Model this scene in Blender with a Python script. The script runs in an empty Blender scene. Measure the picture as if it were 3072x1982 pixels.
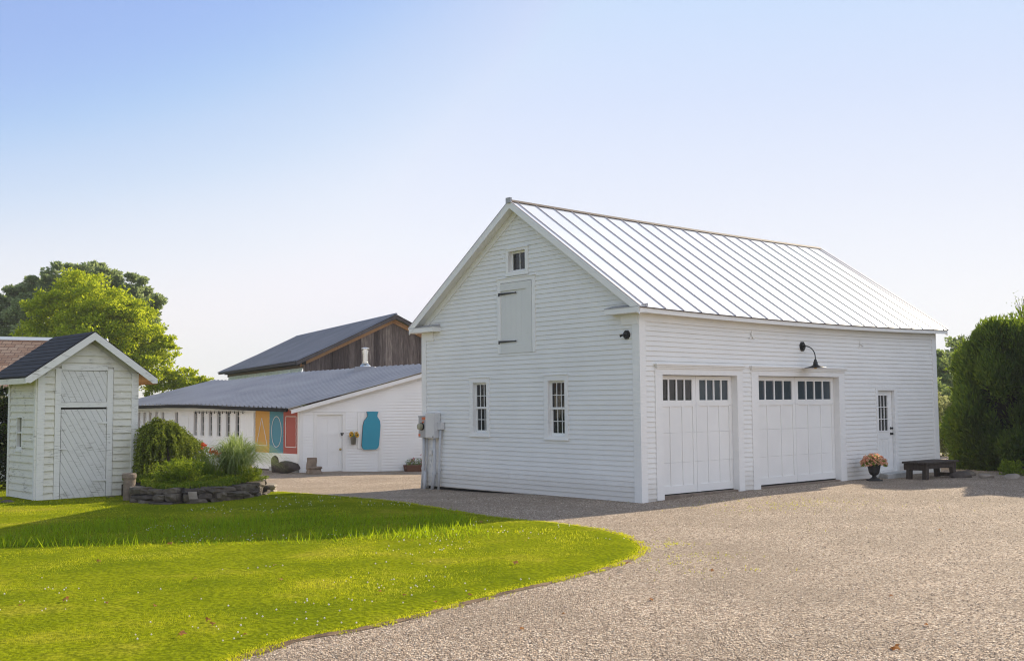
import bpy, bmesh, math, random
import numpy as np
HAZE = .0005
from mathutils import Vector, Matrix
random.seed(7); rng = np.random.default_rng(7)
SC = bpy.context.scene; COL = SC.collection
PI = math.pi; rad = math.radians

# ------------------------------------------------------------------ materials
def M(name, col, rough=0.6, **k):
    m = bpy.data.materials.new(name); m.use_nodes = True
    b = m.node_tree.nodes['Principled BSDF']
    b.inputs['Base Color'].default_value = (*col, 1); b.inputs['Roughness'].default_value = rough
    b.inputs['Metallic'].default_value = k.get('metal', 0)
    b.inputs['Specular IOR Level'].default_value = k.get('spec', 0.4)
    return m
class NT:
    def __init__(s, m):
        s.m = m; s.t = m.node_tree; s.b = s.t.nodes.get('Principled BSDF'); s.o = s.t.nodes['Material Output']
    def n(s, typ, **k):
        nd = s.t.nodes.new(typ)
        for a, v in k.items():
            if a in nd.inputs.keys(): nd.inputs[a].default_value = v
            else: setattr(nd, a, v)
        return nd
    def l(s, a, b): s.t.links.new(a, b)
    def coord(s, scale=(1, 1, 1), kind='Object', rot=(0, 0, 0)):
        c = s.n('ShaderNodeTexCoord'); mp = s.n('ShaderNodeMapping')
        mp.inputs['Scale'].default_value = scale; mp.inputs['Rotation'].default_value = rot
        s.l(c.outputs[kind], mp.inputs['Vector']); return mp.outputs[0]
    def noise(s, vec, scale, detail=4, rough=.55):
        nd = s.n('ShaderNodeTexNoise'); nd.inputs['Scale'].default_value = scale
        nd.inputs['Detail'].default_value = detail; nd.inputs['Roughness'].default_value = rough
        s.l(vec, nd.inputs['Vector']); return nd.outputs['Fac']
    def ramp(s, fac, stops, interp='LINEAR'):
        r = s.n('ShaderNodeValToRGB'); r.color_ramp.interpolation = interp
        while len(r.color_ramp.elements) < len(stops): r.color_ramp.elements.new(.5)
        for e, (p, c) in zip(r.color_ramp.elements, stops):
            e.position = p; e.color = (*c, 1) if len(c) == 3 else c
        s.l(fac, r.inputs[0]); return r.outputs[0]
    def mix(s, fac, a, b, mode='MIX'):
        x = s.n('ShaderNodeMix', data_type='RGBA', blend_type=mode)
        for v, sock in ((fac, x.inputs[0]), (a, x.inputs[6]), (b, x.inputs[7])):
            if hasattr(v, 'is_linked'): s.l(v, sock)
            elif isinstance(v, (tuple, list)): sock.default_value = (*v, 1)
            else: sock.default_value = v
        return x.outputs[2]
    def bump(s, h, strength=.3, dist=.01):
        bp = s.n('ShaderNodeBump'); bp.inputs['Strength'].default_value = strength; bp.inputs['Distance'].default_value = dist
        s.l(h, bp.inputs['Height']); s.l(bp.outputs[0], s.b.inputs['Normal']); return bp
    def base(s, c): s.l(c, s.b.inputs['Base Color'])

def paint(name, col, wear=0.05, rough=.5, dirt=(.45, .43, .38)):
    m = M(name, col, rough); t = NT(m)
    v = t.coord((1, 1, 1)); a = t.noise(v, 1.3, 5)
    c1 = tuple(x * .94 for x in col)
    c = t.ramp(a, [(.3, c1), (.7, col)])
    v2 = t.coord((.35, .35, 7)); f = t.noise(v2, 5, 6, .7)
    msk = t.ramp(f, [(.60, (0, 0, 0)), (.78, (1, 1, 1))])
    t2 = t.n('ShaderNodeMath', operation='MULTIPLY'); t.l(msk, t2.inputs[0]); t2.inputs[1].default_value = wear
    c = t.mix(t2.outputs[0], c, dirt); t.base(c)
    t.bump(t.noise(t.coord((8, 8, 60)), 3, 4), .12, .004)
    return m
WHITE = paint('white_siding_paint', (.80, .79, .76), .25)
def splash(m):
    t = NT(m); src = t.b.inputs['Base Color'].links[0].from_socket; v = t.coord((1, 1, 1)); sp = t.n('ShaderNodeSeparateXYZ'); t.l(v, sp.inputs[0])
    f = t.noise(t.coord((1, 1, .6)), 7, 6, .7); a = t.n('ShaderNodeMath', operation='MULTIPLY_ADD'); t.l(f, a.inputs[0]); a.inputs[1].default_value = -.42; t.l(sp.outputs[2], a.inputs[2])
    r = t.ramp(a.outputs[0], [(0, (.38, .38, .38)), (.30, (0, 0, 0))]); t.base(t.mix(r, src, (.50, .45, .38)))
splash(WHITE)
TRIM = paint('white_trim_paint', (.82, .81, .785), .12)
BARNW = paint('barn_white_paint', (.87, .865, .85), .2)
def weathered(name, base=(.74, .72, .63)):
    m = M(name, base, .75); t = NT(m)
    v = t.coord((2.2, 2.2, 26)); f = t.noise(v, 2.2, 8, .72)
    big = t.noise(t.coord((1.2, 1.2, 1.2)), 2.1, 4)
    add = t.n('ShaderNodeMath', operation='ADD'); t.l(f, add.inputs[0])
    mu = t.n('ShaderNodeMath', operation='MULTIPLY'); t.l(big, mu.inputs[0]); mu.inputs[1].default_value = .45; t.l(mu.outputs[0], add.inputs[1])
    c = t.ramp(add.outputs[0], [(.0, tuple(x * 1.06 for x in base)), (.80, tuple(x * .92 for x in base)), (.90, (.33, .32, .28)), (.97, (.16, .15, .13))])
    t.base(c); t.bump(f, .35, .006); return m
SHEDG = M('door_backing', (.12, .12, .11), .9); SHEDP = weathered('peeling_white_paint'); SHEDD = weathered('peeling_door_paint', (.72, .71, .68)); SHEDT = weathered('worn_trim_paint', (.78, .77, .73))
GREY = M('grey_enamel', (.36, .36, .37), .45); PVC = M('grey_conduit', (.50, .51, .52), .5); PALEBOX = M('pale_enamel', (.62, .61, .60), .45)
BLACK = M('black_iron', (.012, .012, .013), .45); ORANGE = M('orange_sticker', (.62, .16, .06), .6); BULB = M('amber_bulb', (.45, .28, .08), .2)
BRASS = M('brass', (.45, .33, .12), .35, metal=1); STEEL = M('stainless_pipe', (.62, .61, .58), .22, metal=1)
DARKGAP = M('dark_gap', (.015, .014, .012), .9)
def glass(name, tint=(.018, .02, .022)):
    m = M(name, tint, .05, spec=.38); t = NT(m)
    t.bump(t.noise(t.coord((1, 1, 1)), 3.5, 3), .25, .02); return m
GLASS = glass('window_glass'); OLDGLASS = M('old_dusty_glass', (.03, .035, .035), .35, spec=.12)
FROST = M('frosted_glass', (.035, .05, .065), .25, spec=.7)

def seam_roof():
    m = M('white_standing_seam', (.82, .83, .85), .30, spec=.8); t = NT(m)
    t.b.inputs['Metallic'].default_value = .25
    f = t.noise(t.coord((1, 1, 1)), .8, 4); t.base(t.ramp(f, [(.3, (.78, .79, .81)), (.7, (.86, .87, .88))]))
    t.bump(t.noise(t.coord((1, 1, 1)), 1.4, 2), .06, .03); return m
ROOFW = seam_roof()
SEAM = M('seam_edge_metal', (.46, .42, .43), .55); RIDGEM = M('brown_ridge_metal', (.075, .05, .045), .7)
def metal_roof(name, a, b):
    m = M(name, a, .45, spec=.5, metal=.1); t = NT(m)
    f = t.noise(t.coord((.5, .5, .5)), 1.5, 5); t.base(t.ramp(f, [(.3, a), (.7, b)])); return m
TINROOF = metal_roof('blue_grey_tin', (.26, .265, .295), (.34, .345, .375)); TINROOF2 = metal_roof('dark_grey_tin', (.15, .155, .18), (.21, .215, .245))

def boards_mat(name, cols, pitch=.24, axis=0, knots=True):
    m = M(name, cols[0], .85); t = NT(m)
    v = t.coord((1, 1, 1)); sep = t.n('ShaderNodeSeparateXYZ'); t.l(v, sep.inputs[0])
    d = t.n('ShaderNodeMath', operation='DIVIDE'); t.l(sep.outputs[axis], d.inputs[0]); d.inputs[1].default_value = pitch
    fl = t.n('ShaderNodeMath', operation='FLOOR'); t.l(d.outputs[0], fl.inputs[0])
    wn = t.n('ShaderNodeTexWhiteNoise', noise_dimensions='1D'); t.l(fl.outputs[0], wn.inputs['W'])
    g = t.noise(t.coord((14, 14, .9)), 2.5, 7, .65)
    a = t.n('ShaderNodeMath', operation='MULTIPLY_ADD'); t.l(wn.outputs['Value'], a.inputs[0]); a.inputs[1].default_value = .35; t.l(g, a.inputs[2])
    c = t.ramp(a.outputs[0], [(.35, cols[0]), (.6, cols[1]), (.8, cols[2]), (.95, cols[3])])
    if knots:
        vo = t.n('ShaderNodeTexVoronoi'); vo.inputs['Scale'].default_value = 3.2; t.l(t.coord((1, 1, .6)), vo.inputs['Vector'])
        k = t.ramp(vo.outputs['Distance'], [(.05, (1, 1, 1)), (.09, (0, 0, 0))]); c = t.mix(k, c, (.30, .22, .15))
    t.base(c); t.bump(g, .5, .01); return m
OLDWOOD = boards_mat('weathered_barn_boards', [(.028, .020, .018), (.075, .056, .05), (.15, .12, .105), (.30, .25, .21)])
ORWOOD = boards_mat('orange_rafter_wood', [(.20, .10, .045), (.34, .18, .08), (.42, .24, .12), (.30, .19, .11)], .5, 2)
DKWOOD = boards_mat('dark_fascia_wood', [(.03, .025, .024), (.06, .05, .048), (.09, .08, .078), (.12, .1, .1)], .5, 2, False)
BRWOOD = boards_mat('brown_plank_wood', [(.10, .07, .045), (.15, .11, .07), (.19, .14, .09), (.16, .12, .08)], .5, 2)
BENCHM = boards_mat('dark_bench_wood', [(.03, .021, .017), (.055, .042, .034), (.085, .066, .054), (.13, .105, .088)], .3, 1, False)
FILM = M('crinkled_pale_film', (.74, .80, .66), .3, spec=.6)
NT(FILM).bump(NT(FILM).noise(NT(FILM).coord((1.2, 1.2, .35)), 5, 5), 1.0, .06)

def shingle(name, c1, c2, w, h, mortar, ms=.006):
    m = M(name, c1, .9); t = NT(m)
    uv = t.n('ShaderNodeUVMap'); br = t.n('ShaderNodeTexBrick'); t.l(uv.outputs[0], br.inputs['Vector'])
    br.inputs['Color1'].default_value = (*c1, 1); br.inputs['Color2'].default_value = (*c2, 1); br.inputs['Mortar'].default_value = (*mortar, 1)
    br.inputs['Scale'].default_value = 1; br.inputs['Brick Width'].default_value = w; br.inputs['Row Height'].default_value = h
    br.inputs['Mortar Size'].default_value = ms; br.inputs['Mortar Smooth'].default_value = .1; br.inputs['Bias'].default_value = 0
    nz = t.noise(t.coord((1, 1, 1)), 60, 3); nz2 = t.noise(t.coord((1, 1, 1)), 1.6, 4)
    c = t.mix(.35, br.outputs['Color'], t.ramp(nz, [(.3, tuple(x * .5 for x in c1)), (.7, tuple(min(1, x * 1.5) for x in c2))]))
    c = t.mix(t.ramp(nz2, [(.45, (0, 0, 0)), (.75, (.5, .5, .5))]), c, tuple(x * .7 for x in c1)); t.base(c)
    inv = t.n('ShaderNodeMath', operation='SUBTRACT'); inv.inputs[0].default_value = 1; t.l(br.outputs['Fac'], inv.inputs[1]); t.bump(inv.outputs[0], .8, .01)
    return m
SHING_D = shingle('charcoal_shingles', (.028, .028, .034), (.048, .048, .056), 40., .115, (.006, .006, .007))
SHING_B = shingle('tan_shingles', (.36, .17, .09), (.62, .42, .28), .30, .15, (.07, .03, .02), ms=.014)

def stone(name, c1, c2, c3, sc=4):
    m = M(name, c1, .85); t = NT(m); v = t.coord((1, 1, 1))
    f = t.noise(v, sc, 8, .65); c = t.ramp(f, [(.3, c1), (.55, c2), (.75, c3)])
    l = t.noise(v, sc * 2.3, 5); c = t.mix(t.ramp(l, [(.64, (0, 0, 0)), (.74, (.35, .35, .35))]), c, (.22, .22, .18)); t.base(c)
    t.bump(t.noise(v, sc * 4, 8, .7), .7, .02); return m
FIELDST = stone('dark_fieldstone', (.05, .04, .03), (.11, .09, .068), (.21, .175, .14))
PALEST = stone('pale_fieldstone', (.18, .15, .12), (.27, .23, .19), (.36, .31, .26))
BOULDER = stone('brown_boulder', (.045, .035, .03), (.075, .06, .05), (.11, .09, .08), 6)
GRANITE = stone('grey_granite', (.36, .36, .36), (.46, .46, .45), (.54, .54, .52), 9)
CONC = stone('old_concrete', (.14, .105, .08), (.23, .18, .14), (.32, .26, .21), 7)
LOGM = stone('carved_log_wood', (.15, .11, .08), (.24, .185, .14), (.33, .27, .21), 5)
SOIL = M('dark_soil', (.04, .028, .018), .95)

def leaf_mat(name, cols, trans=.5, rough=.5, tw=None, patch=None):
    m = bpy.data.materials.new(name); m.use_nodes = True; t = NT(m); t.b.inputs['Roughness'].default_value = rough
    t.b.inputs['Specular IOR Level'].default_value = .03
    g = t.n('ShaderNodeNewGeometry'); c = t.ramp(g.outputs['Random Per Island'], [(i / (len(cols) - 1), c) for i, c in enumerate(cols)])
    if patch:
        f1 = t.noise(t.coord((1, 1, 1)), 1.1, 5, .65); f2 = t.noise(t.coord((1, 1, 1)), .45, 4)
        c = t.mix(t.ramp(f1, [(.52, (0, 0, 0)), (.68, (.75, .75, .75))]), c, patch[0]); c = t.mix(t.ramp(f2, [(.36, (.6, .6, .6)), (.5, (0, 0, 0))]), c, patch[1])
    t.base(c); tr = t.n('ShaderNodeBsdfTranslucent')
    tc = t.mix(.55, c, tw) if tw else c
    t.l(tc, tr.inputs[0]); mx = t.n('ShaderNodeMixShader'); mx.inputs[0].default_value = trans
    t.l(t.b.outputs[0], mx.inputs[1]); t.l(tr.outputs[0], mx.inputs[2]); t.l(mx.outputs[0], t.o.inputs[0]); return m
L_MAPLE = leaf_mat('yellow_green_leaves', [(.12, .20, .012), (.25, .34, .018), (.43, .49, .03)], .5, tw=(.74, .76, .035))
L_OAK = leaf_mat('dark_green_leaves', [(.09, .14, .055), (.17, .23, .09), (.32, .38, .20)], .5, tw=(.48, .56, .2))
L_ARB = leaf_mat('arborvitae_sprays', [(.018, .045, .016), (.045, .09, .026), (.11, .175, .03)], .42, tw=(.38, .50, .02), patch=((.085, .13, .035), (.012, .034, .015)))
L_SPRUCE = leaf_mat('spruce_needles', [(.07, .10, .018), (.14, .175, .03), (.24, .28, .045)], .3, tw=(.36, .42, .03))
L_DWARF = leaf_mat('dwarf_conifer_needles', [(.08, .13, .015), (.14, .20, .02), (.22, .30, .03)], .45, tw=(.42, .50, .03))
L_BUSH = leaf_mat('lime_shrub_leaves', [(.10, .17, .015), (.17, .26, .02), (.26, .34, .03)], .5, tw=(.36, .46, .03))
L_YEL = leaf_mat('yellow_shrub_leaves', [(.30, .30, .02), (.45, .42, .03), (.55, .50, .03)], .5)
L_ORN = leaf_mat('arching_grass_blades', [(.14, .22, .05), (.26, .34, .10), (.50, .54, .28)], .5, tw=(.35, .42, .10))
L_WILLOW = leaf_mat('pale_shrub_leaves', [(.14, .17, .05), (.24, .27, .10), (.40, .42, .2)], .5, tw=(.45, .45, .2))
L_DARKH = leaf_mat('dark_hedge_leaves', [(.010, .018, .005), (.02, .034, .01), (.035, .06, .015)], .2, tw=(.1, .14, .02))
L_FAR = leaf_mat('far_tree_leaves', [(.09, .14, .05), (.14, .20, .07), (.21, .27, .09)], .5, tw=(.40, .48, .12))
L_GROUND = leaf_mat('moss_phlox_cover', [(.08, .14, .01), (.14, .20, .015), (.24, .26, .03)], .4, tw=(.3, .36, .02))
L_GRASS = leaf_mat('lawn_blades', [(.14, .205, .010), (.24, .305, .012), (.36, .405, .018), (.54, .50, .08)], .57, .6, tw=(.92, .86, .02), patch=((.54, .46, .14), (.10, .20, .010)))
L_TALL = leaf_mat('tall_weed_blades', [(.10, .19, .006), (.16, .27, .008), (.24, .34, .012)], .55, .6, tw=(.50, .58, .008))
BARK = boards_mat('tree_bark', [(.05, .04, .03), (.09, .07, .055), (.13, .10, .08), (.16, .13, .1)], .1, 0, False)
PETAL_W = M('white_petal', (.75, .72, .68), .6); 
PETAL_P = leaf_mat('pink_petals', [(.74, .26, .16), (.85, .48, .32), (.90, .70, .45)], .4)
PETAL_Y = leaf_mat('sunflower_petals', [(.70, .34, .02), (.80, .48, .02)], .3); PETAL_R = leaf_mat('red_petals', [(.55, .04, .02), (.70, .16, .05)], .4); PETAL_M = leaf_mat('magenta_petals', [(.5, .02, .06), (.6, .06, .10)], .4)
DEADLEAF = leaf_mat('dead_leaf', [(.28, .10, .03), (.38, .17, .06), (.42, .25, .12)], .4)

def gravel_mat(name, warm=True):
    m = M(name, (.3, .27, .24), .9, spec=.25); t = NT(m); v = t.coord((1, 1, 1))
    def cells(scale):
        vo = t.n('ShaderNodeTexVoronoi'); vo.inputs['Scale'].default_value = scale; t.l(v, vo.inputs['Vector']); return vo
    A = cells(56); B = cells(30)
    sp = t.n('ShaderNodeSeparateColor'); t.l(A.outputs['Color'], sp.inputs[0])
    sb = t.n('ShaderNodeSeparateColor'); t.l(B.outputs['Color'], sb.inputs[0])
    ca = t.ramp(sp.outputs[0], [(.0, (.05, .035, .028)), (.25, (.17, .12, .085)), (.5, (.42, .315, .225)), (.75, (.68, .53, .39)), (1, (.95, .84, .70))])
    cb = t.ramp(sb.outputs[1], [(.0, (.11, .085, .075)), (.5, (.40, .30, .225)), (1, (.66, .51, .39))])
    c = t.mix(.28, ca, cb)
    big = t.noise(t.coord((.6, .6, .6)), .9, 6, .6)
    c = t.mix(t.ramp(big, [(.38, (.55, .55, .55)), (.62, (0, 0, 0))]), c, (.27, .21, .155))
    # a little moss and fines where nobody drives
    gm = t.noise(t.coord((.35, .35, .35)), 1.1, 5, .7); c = t.mix(t.ramp(gm, [(.70, (0, 0, 0)), (.80, (.35, .35, .35))]), c, (.28, .30, .10))
    t.base(c)
    h = t.n('ShaderNodeMath', operation='ADD'); t.l(A.outputs['Distance'], h.inputs[0]); t.l(B.outputs['Distance'], h.inputs[1])
    inv = t.n('ShaderNodeMath', operation='SUBTRACT'); inv.inputs[0].default_value = 1; t.l(h.outputs[0], inv.inputs[1])
    t.bump(inv.outputs[0], 1.0, .024); return m
GRAVEL = gravel_mat('pea_gravel')
PEB = leaf_mat('loose_pebbles', [(.12, .09, .07), (.36, .27, .20), (.56, .43, .32), (.80, .68, .55)], 0.0, .8)
def lawn_mat():
    m = M('lawn_turf', (.1, .15, .02), .9, spec=.0); t = NT(m); v = t.coord((1, 1, 1))
    a = t.noise(v, .7, 5); b = t.noise(v, 22, 5)
    c = t.ramp(a, [(.35, (.15, .19, .006)), (.55, (.23, .26, .008)), (.7, (.34, .31, .03))])
    c = t.mix(t.ramp(b, [(.4, (.7, .7, .7)), (.62, (0, 0, 0))]), c, (.08, .10, .006)); t.base(c); t.bump(b, .8, .03); return m
LAWN = lawn_mat()
FIELD = M('far_field', (.10, .13, .03), .9)
nt = NT(FIELD); nt.base(nt.ramp(nt.noise(nt.coord((1, 1, 1)), .15, 5), [(.3, (.07, .10, .02)), (.7, (.14, .16, .04))]))
MURAL_Y = paint('mural_yellow', (.62, .32, .05), .15); MURAL_B = paint('mural_teal', (.07, .25, .32), .15); MURAL_R = paint('mural_red', (.42, .08, .05), .15)
CHALK = M('white_chalk_line', (.72, .70, .66), .8); JAR = paint('jar_blue', (.035, .30, .42), .18, .6); JAREDGE = M('raw_board_edge', (.07, .05, .04), .8)
URN = M('black_urn', (.014, .014, .016), .5); ZINC = M('zinc_bucket', (.33, .32, .27), .5, metal=.5); PLANTERM = M('rusty_planter', (.15, .07, .045), .8)
BLUEJAMB = M('grey_jamb', (.42, .43, .44), .6)

# ------------------------------------------------------------------ mesh helpers
def link(o): COL.objects.link(o); return o
def empty(name, loc=(0, 0, 0), rz=0, **k):
    o = bpy.data.objects.new(name, None); link(o); o.location = loc; o.rotation_euler = (0, 0, rz); o.empty_display_size = .1
    return tag(o, **k)
def tag(o, label=None, cat=None, group=None, kind=None):
    for a, v in (('label', label), ('category', cat), ('group', group), ('kind', kind)):
        if v: o[a] = v
    return o
class MB:
    """collects faces (each with a material slot) and links them as one mesh object"""
    def __init__(s): s.v = []; s.f = []; s.mi = []; s.uv = {}
    def poly(s, pts, mi=0, uv=None):
        n = len(s.v); s.v += [tuple(p) for p in pts]; s.f.append(tuple(range(n, n + len(pts)))); s.mi.append(mi)
        if uv: s.uv[len(s.f) - 1] = uv
    def hexa(s, p, mi=0):
        n = len(s.v); s.v += [tuple(q) for q in p]
        for f in ((0, 3, 2, 1), (4, 5, 6, 7), (0, 1, 5, 4), (1, 2, 6, 5), (2, 3, 7, 6), (3, 0, 4, 7)):
            s.f.append(tuple(n + i for i in f)); s.mi.append(mi)
    def box(s, a, b, mi=0, W=None):
        (x0, y0, z0), (x1, y1, z1) = a, b
        p = [(x0, y0, z0), (x1, y0, z0), (x1, y1, z0), (x0, y1, z0), (x0, y0, z1), (x1, y0, z1), (x1, y1, z1), (x0, y1, z1)]
        s.hexa([W(*q) for q in p] if W else p, mi)
    def wb(s, W, a0, a1, z0, z1, o0, o1, mi=0):   # box in wall coordinates
        s.hexa([W(a0, z0, o0), W(a1, z0, o0), W(a1, z0, o1), W(a0, z0, o1), W(a0, z1, o0), W(a1, z1, o0), W(a1, z1, o1), W(a0, z1, o1)], mi)
    def wprism(s, W, pts, o0, o1, mi=0):          # outline (a,z) extruded along o
        n = len(pts); b = len(s.v)
        s.v += [W(a, z, o0) for a, z in pts] + [W(a, z, o1) for a, z in pts]
        s.f.append(tuple(b + i for i in range(n))[::-1]); s.f.append(tuple(b + n + i for i in range(n))); s.mi += [mi, mi]
        for i in range(n):
            j = (i + 1) % n; s.f.append((b + i, b + j, b + n + j, b + n + i)); s.mi.append(mi)
    def tube(s, pts, r, seg=10, mi=0, cap=True):
        pts = [Vector(p) for p in pts]; rs = r if isinstance(r, (list, tuple)) else [r] * len(pts)
        b = len(s.v); prev = None
        for i, p in enumerate(pts):
            d = (pts[min(i + 1, len(pts) - 1)] - pts[max(i - 1, 0)]).normalized()
            if prev is None: u = d.orthogonal().normalized()
            else: u = (prev - d * prev.dot(d)).normalized()
            prev = u; w = d.cross(u)
            for k in range(seg):
                a = 2 * PI * k / seg; s.v.append(tuple(p + (u * math.cos(a) + w * math.sin(a)) * rs[i]))
        for i in range(len(pts) - 1):
            for k in range(seg):
                k2 = (k + 1) % seg; s.f.append((b + i * seg + k, b + i * seg + k2, b + (i + 1) * seg + k2, b + (i + 1) * seg + k)); s.mi.append(mi)
        if cap:
            s.f.append(tuple(b + k for k in range(seg))[::-1]); s.f.append(tuple(b + (len(pts) - 1) * seg + k for k in range(seg))); s.mi += [mi, mi]
    def lathe(s, c, prof, seg=24, mi=0, wob=0):
        b = len(s.v); c = Vector(c)
        for r, z in prof:
            for k in range(seg):
                a = 2 * PI * k / seg; rr = r * (1 + wob * math.sin(a * 8)); s.v.append((c.x + rr * math.cos(a), c.y + rr * math.sin(a), c.z + z))
        for i in range(len(prof) - 1):
            for k in range(seg):
                k2 = (k + 1) % seg; s.f.append((b + i * seg + k, b + i * seg + k2, b + (i + 1) * seg + k2, b + (i + 1) * seg + k)); s.mi.append(mi)
    def build(s, name, mats, parent=None, smooth=False, warp=None, bevel=0, recalc=True):
        me = bpy.data.meshes.new(name); v = [warp(p) for p in s.v] if warp else s.v
        me.from_pydata(v, [], s.f)
        for m in (mats if isinstance(mats, (list, tuple)) else [mats]): me.materials.append(m)
        for p, i in zip(me.polygons, s.mi): p.material_index = i; p.use_smooth = smooth
        if s.uv:
            ul = me.uv_layers.new(name='UVMap')
            for fi, uvs in s.uv.items():
                for li, uv in zip(me.polygons[fi].loop_indices, uvs): ul.data[li].uv = uv
        if recalc or bevel:
            bm = bmesh.new(); bm.from_mesh(me); bmesh.ops.recalc_face_normals(bm, faces=bm.faces)
            if bevel: bmesh.ops.bevel(bm, geom=bm.edges[:], offset=bevel, segments=1, affect='EDGES')
            bm.to_mesh(me); bm.free()
        me.update(); o = bpy.data.objects.new(name, me); link(o)
        if parent: o.parent = parent
        return o
def np_obj(name, V, k, mat, parent=None, smooth=False):
    """V: (n*k,3) vertices, every k of them one face"""
    V = np.asarray(V, np.float32).reshape(-1, 3); n = len(V) // k
    me = bpy.data.meshes.new(name); me.vertices.add(len(V)); me.vertices.foreach_set('co', V.ravel())
    me.loops.add(len(V)); me.loops.foreach_set('vertex_index', np.arange(len(V), dtype=np.int32))
    me.polygons.add(n); me.polygons.foreach_set('loop_start', np.arange(0, len(V), k, dtype=np.int32))
    me.polygons.foreach_set('loop_total', np.full(n, k, dtype=np.int32))
    me.materials.append(mat); me.update(calc_edges=True); me.validate()
    o = bpy.data.objects.new(name, me); link(o)
    if parent: o.parent = parent
    return o
def unit(a): return a / np.maximum(np.linalg.norm(a, axis=1, keepdims=True), 1e-6)
def cards(Cn, D, ln, wd, rng=rng):
    """leaf rhombs: centre Cn, long axis D, length ln, width wd"""
    n = len(Cn); D = unit(D); r = unit(rng.normal(size=(n, 3))); S = unit(np.cross(D, r))
    ln = np.broadcast_to(np.asarray(ln, float), (n,))[:, None]; wd = np.broadcast_to(np.asarray(wd, float), (n,))[:, None]
    return np.stack([Cn - D * ln * .5, Cn + S * wd * .5 - D * ln * .05, Cn + D * ln * .5, Cn - S * wd * .5 - D * ln * .05], 1).reshape(-1, 3)

# ------------------------------------------------------------------ terrain
GP = np.array([(0, 8, 0), (2.4, 21.2, 0), (5, 22.9, .05), (8, 25.2, .055), (11, 27.2, .05), (-2.2, 26.8, -.085), (-5, 30, -.12), (-6.8, 34.3, -.15), (-2.6, 36.3, -.24), (-9, 23, 0), (-6, 22, .01), (12, 20, 0), (-12, 25, 0), (0, 15, .03), (-5, 17, .02), (8, 12, 0), (-4, 10, .02), (20, 30, 0), (-20, 20, 0), (-18, 45, -.3), (15, 50, -.3)], float)
def gnp(x, y):
    x = np.asarray(x, float); y = np.asarray(y, float)
    d = (x[..., None] - GP[:, 0]) ** 2 + (y[..., None] - GP[:, 1]) ** 2 + .8
    w = d ** -1.6; return (w * GP[:, 2]).sum(-1) / w.sum(-1)
def gz(x, y): return float(gnp(np.array([x]), np.array([y]))[0])
def grid(name, xs, ys, zoff, mat, keep=None, zf=gnp):
    X, Y = np.meshgrid(xs, ys); Z = zf(X, Y) + zoff
    V = np.stack([X, Y, Z], -1).reshape(-1, 3); nx = len(xs); F = []
    for j in range(len(ys) - 1):
        for i in range(nx - 1):
            if keep and not keep((xs[i] + xs[i + 1]) / 2, (ys[j] + ys[j + 1]) / 2): continue
            F.append((j * nx + i, j * nx + i + 1, (j + 1) * nx + i + 1, (j + 1) * nx + i))
    me = bpy.data.meshes.new(name); me.from_pydata(V.tolist(), [], F); me.materials.append(mat)
    for p in me.polygons: p.use_smooth = True
    me.update(); return link(bpy.data.objects.new(name, me))
xs = np.unique(np.concatenate([np.linspace(-1500, -80, 8), np.linspace(-80, -20, 13), np.arange(-20, 20.1, .5), np.linspace(20, 80, 13), np.linspace(80, 1500, 8)]))
ys = np.unique(np.concatenate([np.linspace(-300, -20, 6), np.linspace(-20, 0, 6), np.arange(0, 48.1, .5), np.linspace(48, 120, 13), np.linspace(120, 2500, 12)]))
tag(grid('ground', xs, ys, -.03, FIELD), kind='structure')
tag(grid('gravel_driveway', np.arange(-17, 20.1, .5), np.arange(-6, 45.1, .5), 0, GRAVEL), kind='structure')
# lawn outline (gravel edge measured on the ground)
LAWNP = [(-2.19, 8.5), (-1.81, 9.26), (-1.17, 9.78), (-.47, 10.87), (.54, 12.12), (1.22, 13.05), (1.70, 14.2), (1.78, 14.96), (1.66, 15.9), (1.34, 16.94), (.6, 17.9), (-.29, 18.73), (-1.4, 20.6), (-2.49, 22.53), (-4.2, 24.1), (-5.6, 25.5), (-6.6, 25.6), (-8, 26.6), (-13, 30), (-22, 30), (-22, -4), (-4.0, -4), (-3.2, 4), (-2.6, 7.2)]
def smooth_closed(P, it=2):
    for _ in range(it):
        Q = []
        for i in range(len(P)):
            a, b = P[i], P[(i + 1) % len(P)]; Q += [(a[0] * .75 + b[0] * .25, a[1] * .75 + b[1] * .25), (a[0] * .25 + b[0] * .75, a[1] * .25 + b[1] * .75)]
        P = Q
    return P
LP = np.array(smooth_closed(LAWNP, 2))
def inside(x, y, P=LP):
    x = np.asarray(x); y = np.asarray(y); r = np.zeros(x.shape, bool); j = len(P) - 1
    for i in range(len(P)):
        xi, yi = P[i]; xj, yj = P[j]
        c = ((yi > y) != (yj > y)) & (x < (xj - xi) * (y - yi) / (yj - yi + 1e-12) + xi); r ^= c; j = i
    return r
def edge_dist(x, y):
    d = np.full(np.shape(x), 1e9)
    for i in range(len(LP)):
        a = LP[i]; b = LP[(i + 1) % len(LP)]; ab = b - a; L = (ab ** 2).sum() + 1e-9
        t = np.clip(((x - a[0]) * ab[0] + (y - a[1]) * ab[1]) / L, 0, 1); d = np.minimum(d, np.hypot(x - a[0] - t * ab[0], y - a[1] - t * ab[1]))
    return d
def lawn_h(x, y): return gnp(x, y) + .05 * np.clip(edge_dist(x, y) / .35, 0, 1)
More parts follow.
